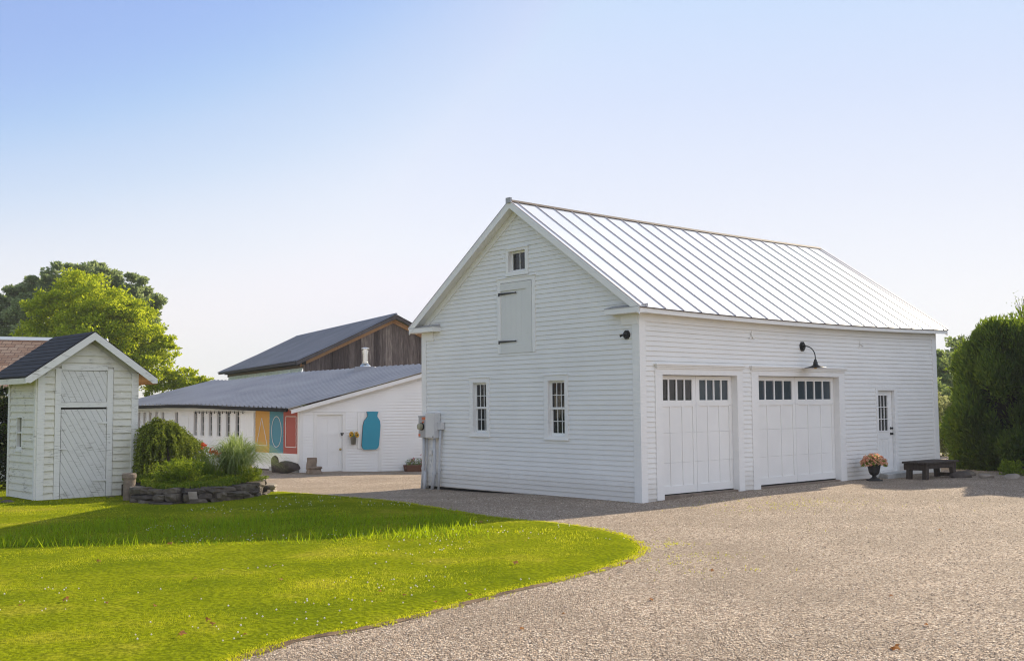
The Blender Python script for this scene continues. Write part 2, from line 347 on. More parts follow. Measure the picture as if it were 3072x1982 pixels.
def make_lawn():
    xs = np.arange(-22, 2.2, .2); ys = np.arange(-4, 30.1, .2)
    X, Y = np.meshgrid(xs, ys); ins = inside(X, Y); ed = edge_dist(X, Y)
    Z = np.where(ins, gnp(X, Y) + .008 + .045 * np.clip(ed / .3, 0, 1), gnp(X, Y) - .05 * np.clip(ed / .1, 0, 1))
    ok = ins | (ed < .3); nx = len(xs); F = []
    for j in range(len(ys) - 1):
        for i in range(nx - 1):
            if ok[j, i] and ok[j, i + 1] and ok[j + 1, i] and ok[j + 1, i + 1]: F.append((j * nx + i, j * nx + i + 1, (j + 1) * nx + i + 1, (j + 1) * nx + i))
    me = bpy.data.meshes.new('lawn'); me.from_pydata(np.stack([X, Y, Z], -1).reshape(-1, 3).tolist(), [], F); me.materials.append(LAWN)
    for p in me.polygons: p.use_smooth = True
    tag(link(bpy.data.objects.new('lawn', me)), kind='structure')
make_lawn()
def soil_edge():
    V = []; F = []; n = len(LP); rr = random.Random(2)
    P = []
    for i in range(n):
        a = LP[i]; b = LP[(i + 1) % n]; k = max(1, int(np.hypot(*(b - a)) / .12))
        for j in range(k): P.append(a + (b - a) * j / k)
    m_ = len(P)
    for i in range(m_):
        t = P[(i + 1) % m_] - P[i - 1]; nn = np.array([t[1], -t[0]]) / (np.hypot(*t) + 1e-9); w0 = -.05; w1 = .018 + .05 * rr.random() ** 2
        for q, z in ((w0, .013), (w1, .006)): p = P[i] + nn * q; V.append((p[0], p[1], gz(p[0], p[1]) + z))
    for i in range(m_): j = (i + 1) % m_; F.append((2 * i, 2 * i + 1, 2 * j + 1, 2 * j))
    me = bpy.data.meshes.new('soil_edge'); me.from_pydata(V, [], F); me.materials.append(EDGESOIL); tag(link(bpy.data.objects.new('soil_edge', me)), kind='structure')
EDGESOIL = boards_mat('edge_soil', [(.06, .032, .014), (.12, .07, .035), (.17, .105, .055), (.22, .15, .09)], .1, 0, False)
soil_edge()

def noise2(x, y, s, seed=0):
    """cheap smooth value noise"""
    r = np.random.default_rng(seed).random((64, 64)); x = x * s; y = y * s
    xi = np.floor(x).astype(int); yi = np.floor(y).astype(int); fx = x - xi; fy = y - yi
    fx = fx * fx * (3 - 2 * fx); fy = fy * fy * (3 - 2 * fy); g = lambda a, b: r[a % 64, b % 64]
    return (g(xi, yi) * (1 - fx) + g(xi + 1, yi) * fx) * (1 - fy) + (g(xi, yi + 1) * (1 - fx) + g(xi + 1, yi + 1) * fx) * fy
def blades(x, y, z, h, w, lean=.45):
    n = len(x); a = rng.random(n) * 2 * PI; b = rng.random(n) * 2 * PI
    bx, by = np.cos(a) * w / 2, np.sin(a) * w / 2; l = h * lean * rng.random(n)
    P = np.stack([np.stack([x - bx, y - by, z], 1), np.stack([x + bx, y + by, z], 1), np.stack([x + np.cos(b) * l, y + np.sin(b) * l, z + h], 1)], 1)
    return P.reshape(-1, 3)
# clearings for shed, stone bed
def grass():
    out = []
    for (y0, y1, dens, w, h) in ((7.8, 11, 4600, .0075, .05), (11, 15, 3000, .010, .052), (15, 20, 1700, .014, .055), (20, 28, 900, .02, .055)):
        xmin = -.55 * y1; A = (2.1 - xmin) * (y1 - y0); n = int(A * dens)
        x = rng.uniform(xmin, 2.1, n); y = rng.uniform(y0, y1, n)
        ok = (x > -.52 * y - .3); x, y = x[ok], y[ok]
        ok = inside(x, y); x, y = x[ok], y[ok]
        pn = noise2(x, y, 1.3, 3) * .6 + noise2(x, y, 4.1, 4) * .4
        ok = rng.random(len(x)) < .45 + pn * .8; x, y, pn = x[ok], y[ok], pn[ok]
        hh = .78 * h * (.45 + .8 * rng.random(len(x))) * (.5 + .9 * pn) * np.clip(edge_dist(x, y) / .55, .35, 1)
        out.append(blades(x, y, gnp(x, y) + .02, hh, w * (.7 + .6 * rng.random(len(x))), .9))
    V = np.concatenate(out); tag(np_obj('grass', V, 3, L_GRASS), 'short sunlit yellow-green lawn grass left of the gravel', 'grass', kind='stuff')
    # unmown strip of longer grass along the shade edge
    n = 26000; x = rng.uniform(-7.6, 0.4, n); y = rng.uniform(14.9, 20.2, n)
    c = 16.7 + .12 * (x + 4); d = np.abs(y - c) / (1.4 + .9 * noise2(x, y, .8, 9)); ok = (rng.random(n) < np.clip(1.25 - d, 0, 1) * (.15 + noise2(x, y, 1.6, 5) * 1.2)) & inside(x, y) & (x + .0 < -.6 + (17 - y) * .2)
    x, y = x[ok], y[ok]; h = .06 + .12 * rng.random(len(x)) * (.4 + noise2(x, y, 1.1, 6))
    tag(np_obj('tall_grass', blades(x, y, gnp(x, y) + .02, h, .016 * (.7 + rng.random(len(x))), 1.0), 3, L_TALL), 'band of longer uncut grass running across the lawn at the shadow edge', 'grass', kind='stuff')
    # clover heads
    n = 1500; x = rng.uniform(-6.4, 1.6, n); y = rng.uniform(8.8, 23, n)
    ok = inside(x, y) & (noise2(x, y, .7, 11) * .6 + noise2(x, y, 2.3, 12) * .4 > .58); x, y = x[ok], y[ok]; V = []
    for a, b in zip(x, y):
        r = .006 + .005 * random.random(); z = gz(a, b) + .065
        o = [(r, 0, 0), (0, r, 0), (-r, 0, 0), (0, -r, 0)]; T = (0, 0, r * 1.1)
        for i in range(4):
            for t in (T, (0, 0, -r)):
                V += [(a + q[0], b + q[1], z + q[2]) for q in (o[i], o[(i + 1) % 4], t)]
    tag(np_obj('clover_flowers', V, 3, PETAL_W), 'tiny white clover heads scattered through the lawn', 'flowers', kind='stuff')
grass()
def edge_tufts():
    V = []
    P = LP; n = len(P); xs = []; ys = []
    for i in range(n):
        a, b = P[i], P[(i + 1) % n]
        if a[1] < 7 or a[0] < -7: continue
        L = np.hypot(*(b - a)); k = int(L * 420); t = rng.random(k)
        xs.append(a[0] + (b[0] - a[0]) * t + rng.normal(0, .045, k)); ys.append(a[1] + (b[1] - a[1]) * t + rng.normal(0, .045, k))
    x = np.concatenate(xs); y = np.concatenate(ys); ok = noise2(x, y, 5, 21) > .48; x, y = x[ok], y[ok]
    V.append(blades(x, y, gnp(x, y) + .005, .012 + .022 * rng.random(len(x)), .010, 1.4))
    # sparse grass tufts in the gravel
    for (cx, cy, r, k) in ((1.95, 15.0, .35, 320), (2.3, 13.9, .5, 110), (2.2, 12.6, .5, 60), (1.9, 13.4, .35, 130), (5.4, 20.6, 1.1, 500), (4.6, 20.2, .8, 110), (3.4, 17.0, .8, 30)):
        x = rng.normal(cx, r, k); y = rng.normal(cy, r * .6, k); ok = ~inside(x, y) & (noise2(x, y, 5, 8) > .45); x, y = x[ok], y[ok]
        V.append(blades(x, y, gnp(x, y) + .003, .012 + .02 * rng.random(len(x)), .011, 1.5))
    tag(np_obj('edge_grass', np.concatenate(V), 3, L_GRASS), 'thin grass tufts creeping from the lawn edge into the gravel', 'grass', kind='stuff')
edge_tufts()
def pebbles():
    n = 52000; y = 8.2 + 15 * rng.random(n) ** 1.7; x = rng.uniform(-.55, .62, n) * y; ok = ~inside(x, y); x, y = x[ok], y[ok]; n = len(x)
    r = (.004 + .007 * rng.random(n) ** 2) * (1 + .03 * (y - 8)); z = gnp(x, y) + r * .35; a = rng.random(n) * 2 * PI
    o = []
    for k in range(4):
        t = a + k * PI / 2; s = r * (.7 + .6 * rng.random(n)); o.append(np.stack([x + np.cos(t) * s, y + np.sin(t) * s, z], 1))
    top = np.stack([x, y, z + r * .8], 1); F = []
    for k in range(4): F.append(np.stack([o[k], o[(k + 1) % 4], top], 1))
    # shared islands not needed: colour by face island
    V = np.stack(F, 1).reshape(-1, 3)
    # weld the four faces of a pebble so that it carries one colour
    me = bpy.data.meshes.new('loose_gravel'); VV = np.concatenate([np.stack(o, 1), top[:, None]], 1).reshape(-1, 3)
    idx = np.arange(n) * 5; F = np.stack([np.stack([idx + k, idx + (k + 1) % 4, idx + 4], 1) for k in range(4)], 1).reshape(-1)
    me.vertices.add(len(VV)); me.vertices.foreach_set('co', VV.astype(np.float32).ravel()); me.loops.add(len(F)); me.loops.foreach_set('vertex_index', F.astype(np.int32))
    me.polygons.add(n * 4); me.polygons.foreach_set('loop_start', np.arange(0, len(F), 3, dtype=np.int32)); me.polygons.foreach_set('loop_total', np.full(n * 4, 3, dtype=np.int32))
    me.materials.append(PEB); me.update(calc_edges=True); ob = link(bpy.data.objects.new('loose_gravel', me)); tag(ob, 'loose pale pink and grey pebbles on the driveway', 'gravel', kind='stuff')
pebbles()

# ------------------------------------------------------------------ clapboard walls
def claps(mb, W, lo, hi, z0, z1, ex, opens=(), mi=0, big=.025, small=.007, skip=None):
    """clapboard courses between lo(z) and hi(z); opens = [(a0,a1,z0,z1)]"""
    z = z0; n = 0
    while z < z1 - 1e-4:
        zt = min(z + ex, z1); cuts = sorted({z, zt} | {q for o in opens for q in (o[2], o[3]) if z < q < zt})
        j = (random.random() - .5) * .003
        for ca, cb in zip(cuts[:-1], cuts[1:]):
            m = (ca + cb) / 2; segs = [[(lo(ca), lo(cb)), (hi(ca), hi(cb))]]
            for o in sorted(opens):
                if o[2] < m < o[3]:
                    l, r = segs.pop(); segs += [[l, (o[0], o[0])], [(o[1], o[1]), r]]
            f0 = (ca - z) / ex; f1 = (cb - z) / ex
            oa = big + j + (small - big) * f0; ob = big + j + (small - big) * f1
            for (l0, l1), (r0, r1) in segs:
                if r0 - l0 < .005 and r1 - l1 < .005: continue
                k = max(1, int(abs(r0 - l0) / .9))
                for i in range(k):
                    t0, t1 = i / k, (i + 1) / k
                    A0, A1 = l0 + (r0 - l0) * t0, l0 + (r0 - l0) * t1; B0, B1 = l1 + (r1 - l1) * t0, l1 + (r1 - l1) * t1
                    up_ = .009 if cb == zt and zt < z1 - .01 else 0; mb.poly([W(A0, ca, oa), W(A1, ca, oa), W(B1, cb + up_, ob - up_ * .12), W(B0, cb + up_, ob - up_ * .12)], mi)
                    if ca == z: mb.poly([W(A0, ca + .009, small - .003), W(A1, ca + .009, small - .003), W(A1, ca, oa), W(A0, ca, oa)], mi)
        z = zt; n += 1
def backing(mb, W, outline, opens, o=.0, mi=0):
    mb.wprism(W, outline, o - .06, o, mi)

# ================================================================== GARAGE
NX, NY, TH = 2.526, 21.44, rad(41.003); GW, GL = 7.224, 11.771; ZE, ZR = 3.867, 6.507; OE = .25
garage = empty('garage', (NX, NY, 0), TH, label='large white clapboard garage with pale standing seam metal roof and two garage doors', cat='garage')
WF = lambda a, z, o: (a, -o, z)          # front wall
WG = lambda a, z, o: (-o, a, z)          # gable wall towards the lawn
def sag(p):
    x, y, z = p; t = min(max((x + .26) / 12.3, 0), 1); w = min(max((z - 2.75) / 1.05, 0), 1); k = .075 if z < 4.6 else .075 - (z - 4.6) / 1.9 * .04
    return (x, y, z - k * 4 * t * (1 - t) * w)
D1 = (.62, 3.09, .08, 2.54); D2 = (3.82, 7.046, .09, 2.55); WD = (8.77, 9.585, .2, 2.235)
# front wall siding
mb = MB(); ops = [(.5, 3.2, 0, 2.7), (3.70, 7.2, 0, 2.7), (WD[0] - .03, WD[1] + .03, 0, 2.26)]
claps(mb, WF, lambda z: .15, lambda z: GL - .15, .06, 3.62, .1017, ops)
# blank wall behind the boards (leaves the door openings free)
for a0, a1, z0, z1 in ((0, D1[0], -.2, 3.75), (D1[1], D2[0], -.2, 3.75), (D2[1], WD[0], -.2, 3.75), (WD[1], GL, -.2, 3.75), (D1[0], D1[1], D1[3], 3.75), (D2[0], D2[1], D2[3], 3.75), (WD[0], WD[1], WD[3], 3.75)):
    mb.wb(WF, a0, a1, z0, z1, -.12, -.003)
mb.build('wall', WHITE, garage, warp=sag, recalc=False)
# gable wall siding
rise = (ZR - ZE) / (GW / 2 + OE)
gz_in = lambda u: ZE + rise * (min(u, GW - u) + OE) - .10
glo = lambda z: max(.15, (z + .10 + .10 - ZE) / rise - OE); ghi = lambda z: GW - glo(z)
W1 = (4.731, 5.246, 1.286, 2.473); W2 = (2.122, 2.660, 1.257, 2.467); W3 = (3.345, 3.935, 4.93, 5.42); LD = (3.135, 4.216, 3.105, 4.70)
mb = MB(); claps(mb, WG, glo, ghi, 0, 6.25, .1017, [W1, W2, W3, (LD[0] - .02, LD[1] + .02, LD[2], LD[3] + .02)])
def gable_back(mb, W, opens, o0, o1, zb, zt_fn, width):
    xs = sorted({0, width, width / 2} | {q for o in opens for q in o[:2]} | set(np.linspace(0, width, 13).tolist()))
    for a, b in zip(xs[:-1], xs[1:]):
        m = (a + b) / 2; zs = [(zb, None)]
        for o in sorted([o for o in opens if o[0] < m < o[1]], key=lambda o: o[2]): zs = zs[:-1] + [(zs[-1][0], o[2]), (o[3], None)]
        for lo_, hi_ in zs:
            ta = hi_ if hi_ is not None else zt_fn(a); tb = hi_ if hi_ is not None else zt_fn(b)
            mb.hexa([W(a, lo_, o0), W(b, lo_, o0), W(b, lo_, o1), W(a, lo_, o1), W(a, ta, o0), W(b, tb, o0), W(b, tb, o1), W(a, ta, o1)])
gable_back(mb, WG, [W1, W2, W3, LD], -.12, -.002, -.02, gz_in, GW)
mb.build('wall', WHITE, garage, warp=sag, recalc=False)
# rear gable and back wall
mb = MB(); gable_back(mb, lambda a, z, o: (GL + o, a, z), [], -.12, .02, -.2, gz_in, GW); mb.build('wall', WHITE, garage)
mb = MB(); mb.box((0, GW - .12, -.2), (GL, GW, 3.8)); mb.build('wall', WHITE, garage)
mb = MB(); mb.box((.06, .12, -.5), (GL - .1, GW - .12, .02)); mb.build('foundation', DARKGAP, garage)
# corner boards
mb = MB(); mb.wb(WF, -.03, .155, .0, 3.7, .0, .034); mb.wb(WG, -.0, .16, .0, 3.7, 0, .032); mb.build('corner_board', TRIM, garage, warp=sag)
mb = MB(); mb.wb(WF, GL - .19, GL + .03, -.05, 3.7, 0, .034); mb.build('corner_board', TRIM, garage, warp=sag)
mb = MB(); mb.wb(WG, GW - .15, GW + .03, -.06, 3.7, 0, .034); mb.build('corner_board', TRIM, garage)
# frieze, soffit, fascia at the front eave
def strip(mb, x0, x1, y0, y1, z0, z1, n=24):
    for i in range(n):
        a, b = x0 + (x1 - x0) * i / n, x0 + (x1 - x0) * (i + 1) / n; mb.box((a, y0, z0), (b, y1, z1))
mb = MB(); strip(mb, -.02, GL + .02, -.038, 0, 3.60, 3.765); mb.build('frieze_board', TRIM, garage, warp=sag)
mb = MB(); strip(mb, -.25, GL + .25, -.225, -.002, 3.762, 3.778); strip(mb, -.255, GL + .255, -.25, -.225, 3.745, 3.845); mb.build('fascia', TRIM, garage, warp=sag)
mb = MB(); strip(mb, -.25, GL + .25, GW + .0, GW + .25, 3.745, 3.845, 4); mb.build('fascia', TRIM, garage)
# gable trim: rake board, rake soffit, rake frieze
def rake(mb, x0, x1, d0, d1, y_in=0., y_out=OE):
    """slab under the roof plane, d0..d1 below it, both slopes"""
    for sgn in (0, 1):
        for i in range(6):
            t0, t1 = i / 6, (i + 1) / 6
            ya = -y_out + (GW / 2 + y_out) * t0; yb = -y_out + (GW / 2 + y_out) * t1; za = ZE + rise * (ya + OE); zb = ZE + rise * (yb + OE)
            if sgn: ya, yb = GW - ya, GW - yb
            mb.hexa([(x0, ya, za - d1), (x1, ya, za - d1), (x1, yb, zb - d1), (x0, yb, zb - d1), (x0, ya, za - d0), (x1, ya, za - d0), (x1, yb, zb - d0), (x0, yb, zb - d0)])
mb = MB(); rake(mb, -.262, -.235, .02, .165); mb.build('rake_board', TRIM, garage)
mb = MB(); rake(mb, -.234, -.003, .115, .135); mb.build('rake_soffit', TRIM, garage)
mb = MB(); rake(mb, -.035, 0, .136, .30, y_out=.0); mb.build('rake_frieze', TRIM, garage)
mb = MB(); rake(mb, GL + .235, GL + .262, .02, .165); mb.build('rake_board', TRIM, garage)
# cornice returns
for u0, u1, b0, b1 in ((-.245, .70, 0, .455), (GW - .72, GW + .245, GW - .455, GW)):
    mb = MB(); mb.wb(WG, u0, u1, 3.742, 3.85, .0, .255); mb.wb(WG, b0, b1, 3.53, 3.742, .0, .042)
    mb.wprism(lambda a, z, o: (-a, o, z), [(.0, 3.93), (.0, 3.85), (.265, 3.85), (.265, 3.862)], u0 - .003, u1 + .01, 1)
    mb.build('cornice_return', [TRIM, GREY], garage)
# roof
def roof_pts(x, y, d): # d = height above the roof plane
    yy = y if y <= GW / 2 else GW - y; return (x, y, ZE + rise * (yy + OE) + d)
mb = MB(); nx = 22
ribs = [-.06 + i * .566 for i in range(22)]
X = [-.268] + ribs + [GL + .27]
for side in (0, 1):
    for i in range(len(X) - 1):
        a, b = X[i], X[i + 1]
        for k in range(4):
            y0 = -OE - .02 + (GW / 2 + OE + .02) * k / 4; y1 = -OE - .02 + (GW / 2 + OE + .02) * (k + 1) / 4
            if side: y0, y1 = GW - y0, GW - y1
            p = []
            for d in (-.02, .0):
                for (x, y) in ((a, y0), (b, y0), (b, y1), (a, y1)):
                    yy = y if not side else GW - y; p.append((x, y, ZE + rise * (yy + OE) + d))
            mb.hexa(p, 0)
mb.build('roof', ROOFW, garage, warp=sag)
mb = MB()
for side in (0, 1):
    for x in ribs + [-.258, GL + .255]:
        r = .006 if -.2 < x < GL + .2 else .014
        for k in range(4):
            y0 = -OE - .025 + (GW / 2 + OE + .02) * k / 4; y1 = -OE - .025 + (GW / 2 + OE + .02) * (k + 1) / 4
            p = []
            for d in (.001, .025):
                for (xx, y) in ((x - r, y0), (x + r, y0), (x + r, y1), (x - r, y1)):
                    p.append((xx, y if not side else GW - y, ZE + rise * (y + OE) + d))
            mb.hexa(p)
mb.build('roof_seams', SEAM, garage, warp=sag)
mb = MB()
for i in range(12):
    a, b = -.25 + 12.25 * i / 12, -.25 + 12.25 * (i + 1) / 12; y = GW / 2; z = ZR
    mb.hexa([(a, y - .07, z - .02), (b, y - .07, z - .02), (b, y + .07, z - .02), (a, y + .07, z - .02), (a, y - .02, z + .034), (b, y - .02, z + .034), (b, y + .02, z + .034), (a, y + .02, z + .034)], 0)
mb.box((-.30, GW / 2 - .075, ZR - .05), (-.245, GW / 2 + .075, ZR + .07), 1)
mb.build('ridge_cap', [RIDGEM, GREY], garage, warp=sag)
mb = MB(); strip(mb, -.262, GL + .262, -.274, -.262, 3.835, 3.855); mb.build('drip_edge', RIDGEM, garage, warp=sag)

# windows of the gable
def window(parent, W, in_, out_, cols, rows, two, name='window', mats=(TRIM, GLASS), rec=.07, sill=True):
    a0, a1, z0, z1 = in_; A0, A1, Z0, Z1 = out_
    mb = MB(); o = .036
    mb.wb(W, A0, a0, Z0, Z1, 0, o); mb.wb(W, a1, A1, Z0, Z1, 0, o); mb.wb(W, a0, a1, z1, Z1, 0, o); mb.wb(W, a0, a1, Z0, z0, 0, o)
    for q0, q1 in ((a0, a0 + .012), (a1 - .012, a1)): mb.wb(W, q0, q1, z0, z1, -rec - .03, o - .003)
    mb.wb(W, a0 + .012, a1 - .012, z1 - .012, z1, -rec - .03, o - .003); mb.wb(W, a0 + .012, a1 - .012, z0, z0 + .014, -rec - .03, o - .003)
    w = mb.build(name, mats[0], parent)
    mb = MB(); mb.wb(W, A0 - .015, A1 + .015, Z0 - .028, Z0, 0, o + .022); mb.build('sill', mats[0], w); mb = MB(); mb.wb(W, A0 - .012, A1 + .012, Z1, Z1 + .02, 0, o + .018); mb.build('drip_cap', mats[0], w)
    halves = [(z0 + .014, z1 - .012)] if not two else [((z0 + z1) / 2 - .02, z1 - .012), (z0 + .014, (z0 + z1) / 2 + .02)]
    for k, (h0, h1) in enumerate(halves):
        oo = -rec + (.022 if k == 0 and two else 0); s = MB(); b = .045
        s.wb(W, a0 + .012, a0 + .012 + b, h0, h1, oo - .022, oo); s.wb(W, a1 - .012 - b, a1 - .012, h0, h1, oo - .022, oo)
        g0, g1 = a0 + .012 + b, a1 - .012 - b; br = b if k == 0 else b * 1.35
        s.wb(W, g0, g1, h1 - b, h1, oo - .022, oo); s.wb(W, g0, g1, h0, h0 + br, oo - .022, oo); v0, v1 = h0 + br, h1 - b
        for i in range(1, cols): c = g0 + (g1 - g0) * i / cols; s.wb(W, c - .007, c + .007, v0, v1, oo - .016, oo - .003)
        for i in range(1, rows):
            c = v0 + (v1 - v0) * i / rows
            for j in range(cols): c0 = g0 + (g1 - g0) * j / cols + .007; c1 = g0 + (g1 - g0) * (j + 1) / cols - .007; s.wb(W, c0, c1, c - .007, c + .007, oo - .0155, oo - .0035)
        s.build('sash', mats[0], w)
        g = MB(); g.wb(W, g0 - .005, g1 + .005, v0 - .005, v1 + .005, oo - .02, oo - .0165); g.build('pane', mats[1], w)
    return w
window(garage, WG, W1, (4.634, 5.355, 1.235, 2.575), 3, 2, True)
window(garage, WG, W2, (2.031, 2.779, 1.21, 2.575), 3, 2, True)
window(garage, WG, W3, (3.255, 4.01, 4.87, 5.46), 2, 1, False)
# loft door
mb = MB(); o = .034
for q in ((LD[0] - .10, LD[0], LD[2], LD[3] + .10), (LD[1], LD[1] + .10, LD[2], LD[3] + .10), (LD[0], LD[1], LD[3] + .008, LD[3] + .10)): mb.wb(WG, q[0], q[1], q[2], q[3], 0, o)
mb.wb(WG, LD[0] - .13, LD[1] + .13, LD[3] + .10, LD[3] + .122, 0, o + .02); mb.build('door_frame', TRIM, garage)
mb = MB(); w = LD[1] - LD[0]
for i in range(6): mb.wb(WG, LD[0] + .012 + w * i / 6, LD[0] + w * (i + 1) / 6 + .010, LD[2] + .01, LD[3] - .01, -.01, .012)
mb.wb(WG, LD[0] + .012, LD[1] - .004, LD[2], LD[2] + .2, .012, .036); mb.wb(WG, LD[0] + .012, LD[1] - .004, LD[3] - .17, LD[3] - .004, .012, .036)
mb.wb(WG, LD[0] + .012, LD[0] + .19, LD[2] + .2, LD[3] - .17, .012, .034)
ldoor = mb.build('loft_door', paint('loft_door_paint', (.70, .70, .67), .5), garage)
for z in (4.46, 3.37):
    mb = MB(); mb.wprism(WG, [(4.275, z - .045), (4.275, z + .03), (3.72, z + .012), (3.66, z + .02), (3.655, z - .012), (3.72, z - .012), (4.235, z - .02), (4.235, z - .045)], .037, .047)
    mb.build('strap_hinge', BLACK, ldoor)

# garage doors
def garage_door(a0, a1, z0, z1, battens, lights):
    mid = (a0 + a1) / 2; R = -.12; mb = MB()
    zs = [z0, .735, 1.345, 1.90, z1 - .01]
    for p, q in zip(zs[:-1], zs[1:]): mb.wb(WF, a0, a1, p + .0015, q - .0015, R - .04, R - .018 if p < 1.85 else R - .03)
    f = R
    for l, r in ((a0, mid - .004), (mid + .004, a1)):
        for s0, s1 in ((l, l + .105), (r - .105, r)):
            for p, q in zip(zs[:-1], zs[1:]): mb.wb(WF, s0, s1, p + .0015, q - .0015, R - .0185, f)
        mb.wb(WF, l + .105, r - .105, z0 + .003, z0 + .16, R - .0185, f - .001)
        mb.wb(WF, l + .105, r - .105, 1.885, 2.01, R - .031, f - .001); mb.wb(WF, l + .105, r - .105, 2.435, z1 - .012, R - .031, f - .001)
        n = battens; 
        for t in (1 / 3 - .03, 2 / 3 + .02):
            c = l + .105 + (r - l - .21) * t
            for p, q in ((z0 + .16, .7335), (.7365, 1.3435), (1.3465, 1.885)): mb.wb(WF, c - .03, c + .03, p, q, R - .0185, f - .002)
        g0, g1 = l + .105, r - .105
        for i in range(5):
            c = g0 + (g1 - g0) * i / 4; e = .012 if i in (0, 4) else .018; mb.wb(WF, max(g0, c - e), min(g1, c + e), 2.01, 2.435, R - .029, f - .003)
    d = mb.build('garage_door', TRIM, garage)
    for l, r in ((a0, mid - .004), (mid + .004, a1)):
        g = MB(); g.wb(WF, l + .1, r - .1, 2.005, 2.44, R - .035, R - .0295); g.build('pane', GLASS if (l < 1 and r < 2.2) else FROST, d)
    mb = MB(); mb.wb(WF, a0, a1, z0 - .02, z0 + .002, R - .03, R - .005); mb.build('bottom_seal', DARKGAP, d)
garage_door(.65, 3.074, .105, 2.53, 2, 4); garage_door(3.85, 7.03, .115, 2.54, 2, 4)
def door_surround(a0, a1, A0, A1, zt, Zt, c0, c1, zc, sill=True):
    mb = MB(); o = .036; 
    mb.wb(WF, A0, a0, .02, Zt, 0, o); mb.wb(WF, a1, A1, .02, Zt, 0, o); mb.wb(WF, a0, a1, zt, Zt, 0, o)
    mb.wb(WF, a0 - .0, a0 + .025, .02, zt - .0, -.14, o - .004); mb.wb(WF, a1 - .012, a1, .02, zt - .012, -.14, o - .004); mb.wb(WF, a0 + .025, a1, zt - .012, zt, -.14, o - .004)
    d = mb.build('door_surround', TRIM, garage)
    mb = MB(); mb.wb(WF, c0 + .05, c1 - .05, zc - .10, zc - .065, 0, .058); mb.wb(WF, c0 + .025, c1 - .025, zc - .065, zc - .03, 0, .078); mb.wb(WF, c0, c1, zc - .03, zc, 0, .105); mb.build('cornice', TRIM, d)
    mb = MB(); mb.wb(WF, a0, a1, -.1, .085, -.2, .0); mb.build('threshold', CONC, d)
door_surround(.62, 3.09, .423, 3.274, 2.54, 2.66, .40, 3.33, 2.755)
door_surround(3.82, 7.046, 3.589, 7.279, 2.55, 2.66, 3.53, 7.34, 2.755)
# entry door
mb = MB(); o = .036; mb.wb(WF, 8.69, 8.77, .06, 2.275, 0, o); mb.wb(WF, 9.585, 9.70, .06, 2.275, 0, o); mb.wb(WF, 8.77, 9.585, 2.235, 2.275, 0, o)
mb.wb(WF, 8.77, 8.79, .19, 2.235, -.10, o - .004); mb.wb(WF, 9.565, 9.585, .19, 2.235, -.10, o - .004); mb.wb(WF, 8.79, 9.565, 2.215, 2.235, -.10, o - .004)
mb.wb(WF, 8.75, 9.60, .06, .20, -.08, .06); mb.build('door_frame', TRIM, garage)
mb = MB(); R = -.05; x0, x1 = 8.79, 9.555
G0, G1, H0, H1 = 8.895, 9.345, 1.20, 2.10
mb.wb(WF, x0, G0, .205, 2.21, R - .04, R); mb.wb(WF, G1, x1, .205, 2.21, R - .04, R); mb.wb(WF, G0, G1, H1, 2.21, R - .04, R); mb.wb(WF, G0, G1, 1.0, H0, R - .04, R); mb.wb(WF, G0, G1, .205, .42, R - .04, R)
mb.wb(WF, G0, G1, .42, 1.0, R - .04, R - .010); mb.wb(WF, (G0 + G1) / 2 - .04, (G0 + G1) / 2 + .04, .42, 1.0, R - .011, R - .001)
for s0, s1 in ((G0 + .05, (G0 + G1) / 2 - .09), ((G0 + G1) / 2 + .09, G1 - .05)): mb.wb(WF, s0, s1, .47, .95, R - .011, R - .003)
for q in ((G0 - .02, G0 + .008), (G1 - .008, G1 + .02)): mb.wb(WF, q[0], q[1], H0 - .02, H1 + .02, R - .02, R + .012)
for i in (1, 2): c = G0 + (G1 - G0) * i / 3; mb.wb(WF, c - .009, c + .009, H0, H1, R - .02, R + .006); c = H0 + (H1 - H0) * i / 3; mb.wb(WF, G0 + .009, G1 - .009, c - .009, c + .009, R - .019, R + .0055)
mb.wb(WF, G0, G1, H0 - .02, H0 + .008, R - .02, R + .0115); mb.wb(WF, G0, G1, H1 - .008, H1 + .02, R - .02, R + .0115)
ed = mb.build('entry_door', TRIM, garage)
mb = MB(); mb.wb(WF, G0, G1, H0, H1, R - .028, R - .021); mb.build('pane', GLASS, ed)
def knob(W, a, z, o, mat, par, r=.032, name='door_knob'):
    mb = MB(); c = Vector(W(a, z, o)); d = (Vector(W(a, z, o + 1)) - c).normalized()
    mb.tube([c, c + d * .012, c + d * .013, c + d * .035, c + d * .036, c + d * .05, c + d * .065, c + d * .07], [r * 1.1, r * 1.1, r * .4, r * .4, r * .8, r, r * .8, r * .1], 14); return mb.build(name, mat, par, smooth=True)
knob(WF, 9.47, 1.125, R, BLACK, ed); knob(WF, 9.47, 1.262, R, BLACK, ed, .03, 'deadbolt')
mb = MB(); mb.wb(WF, 9.557, 9.565, .205, 2.21, R - .05, R - .01); mb.build('door_gap', DARKGAP, ed)
# world transform helper of the garage frame
GR = Matrix.Translation((NX, NY, 0)) @ Matrix.Rotation(TH, 4, 'Z')
def gthing(name, a, z, o, W, label, cat, group=None):
    p = GR @ Vector(W(a, z, o)); return empty(name, p, TH, label=label, cat=cat, group=group)
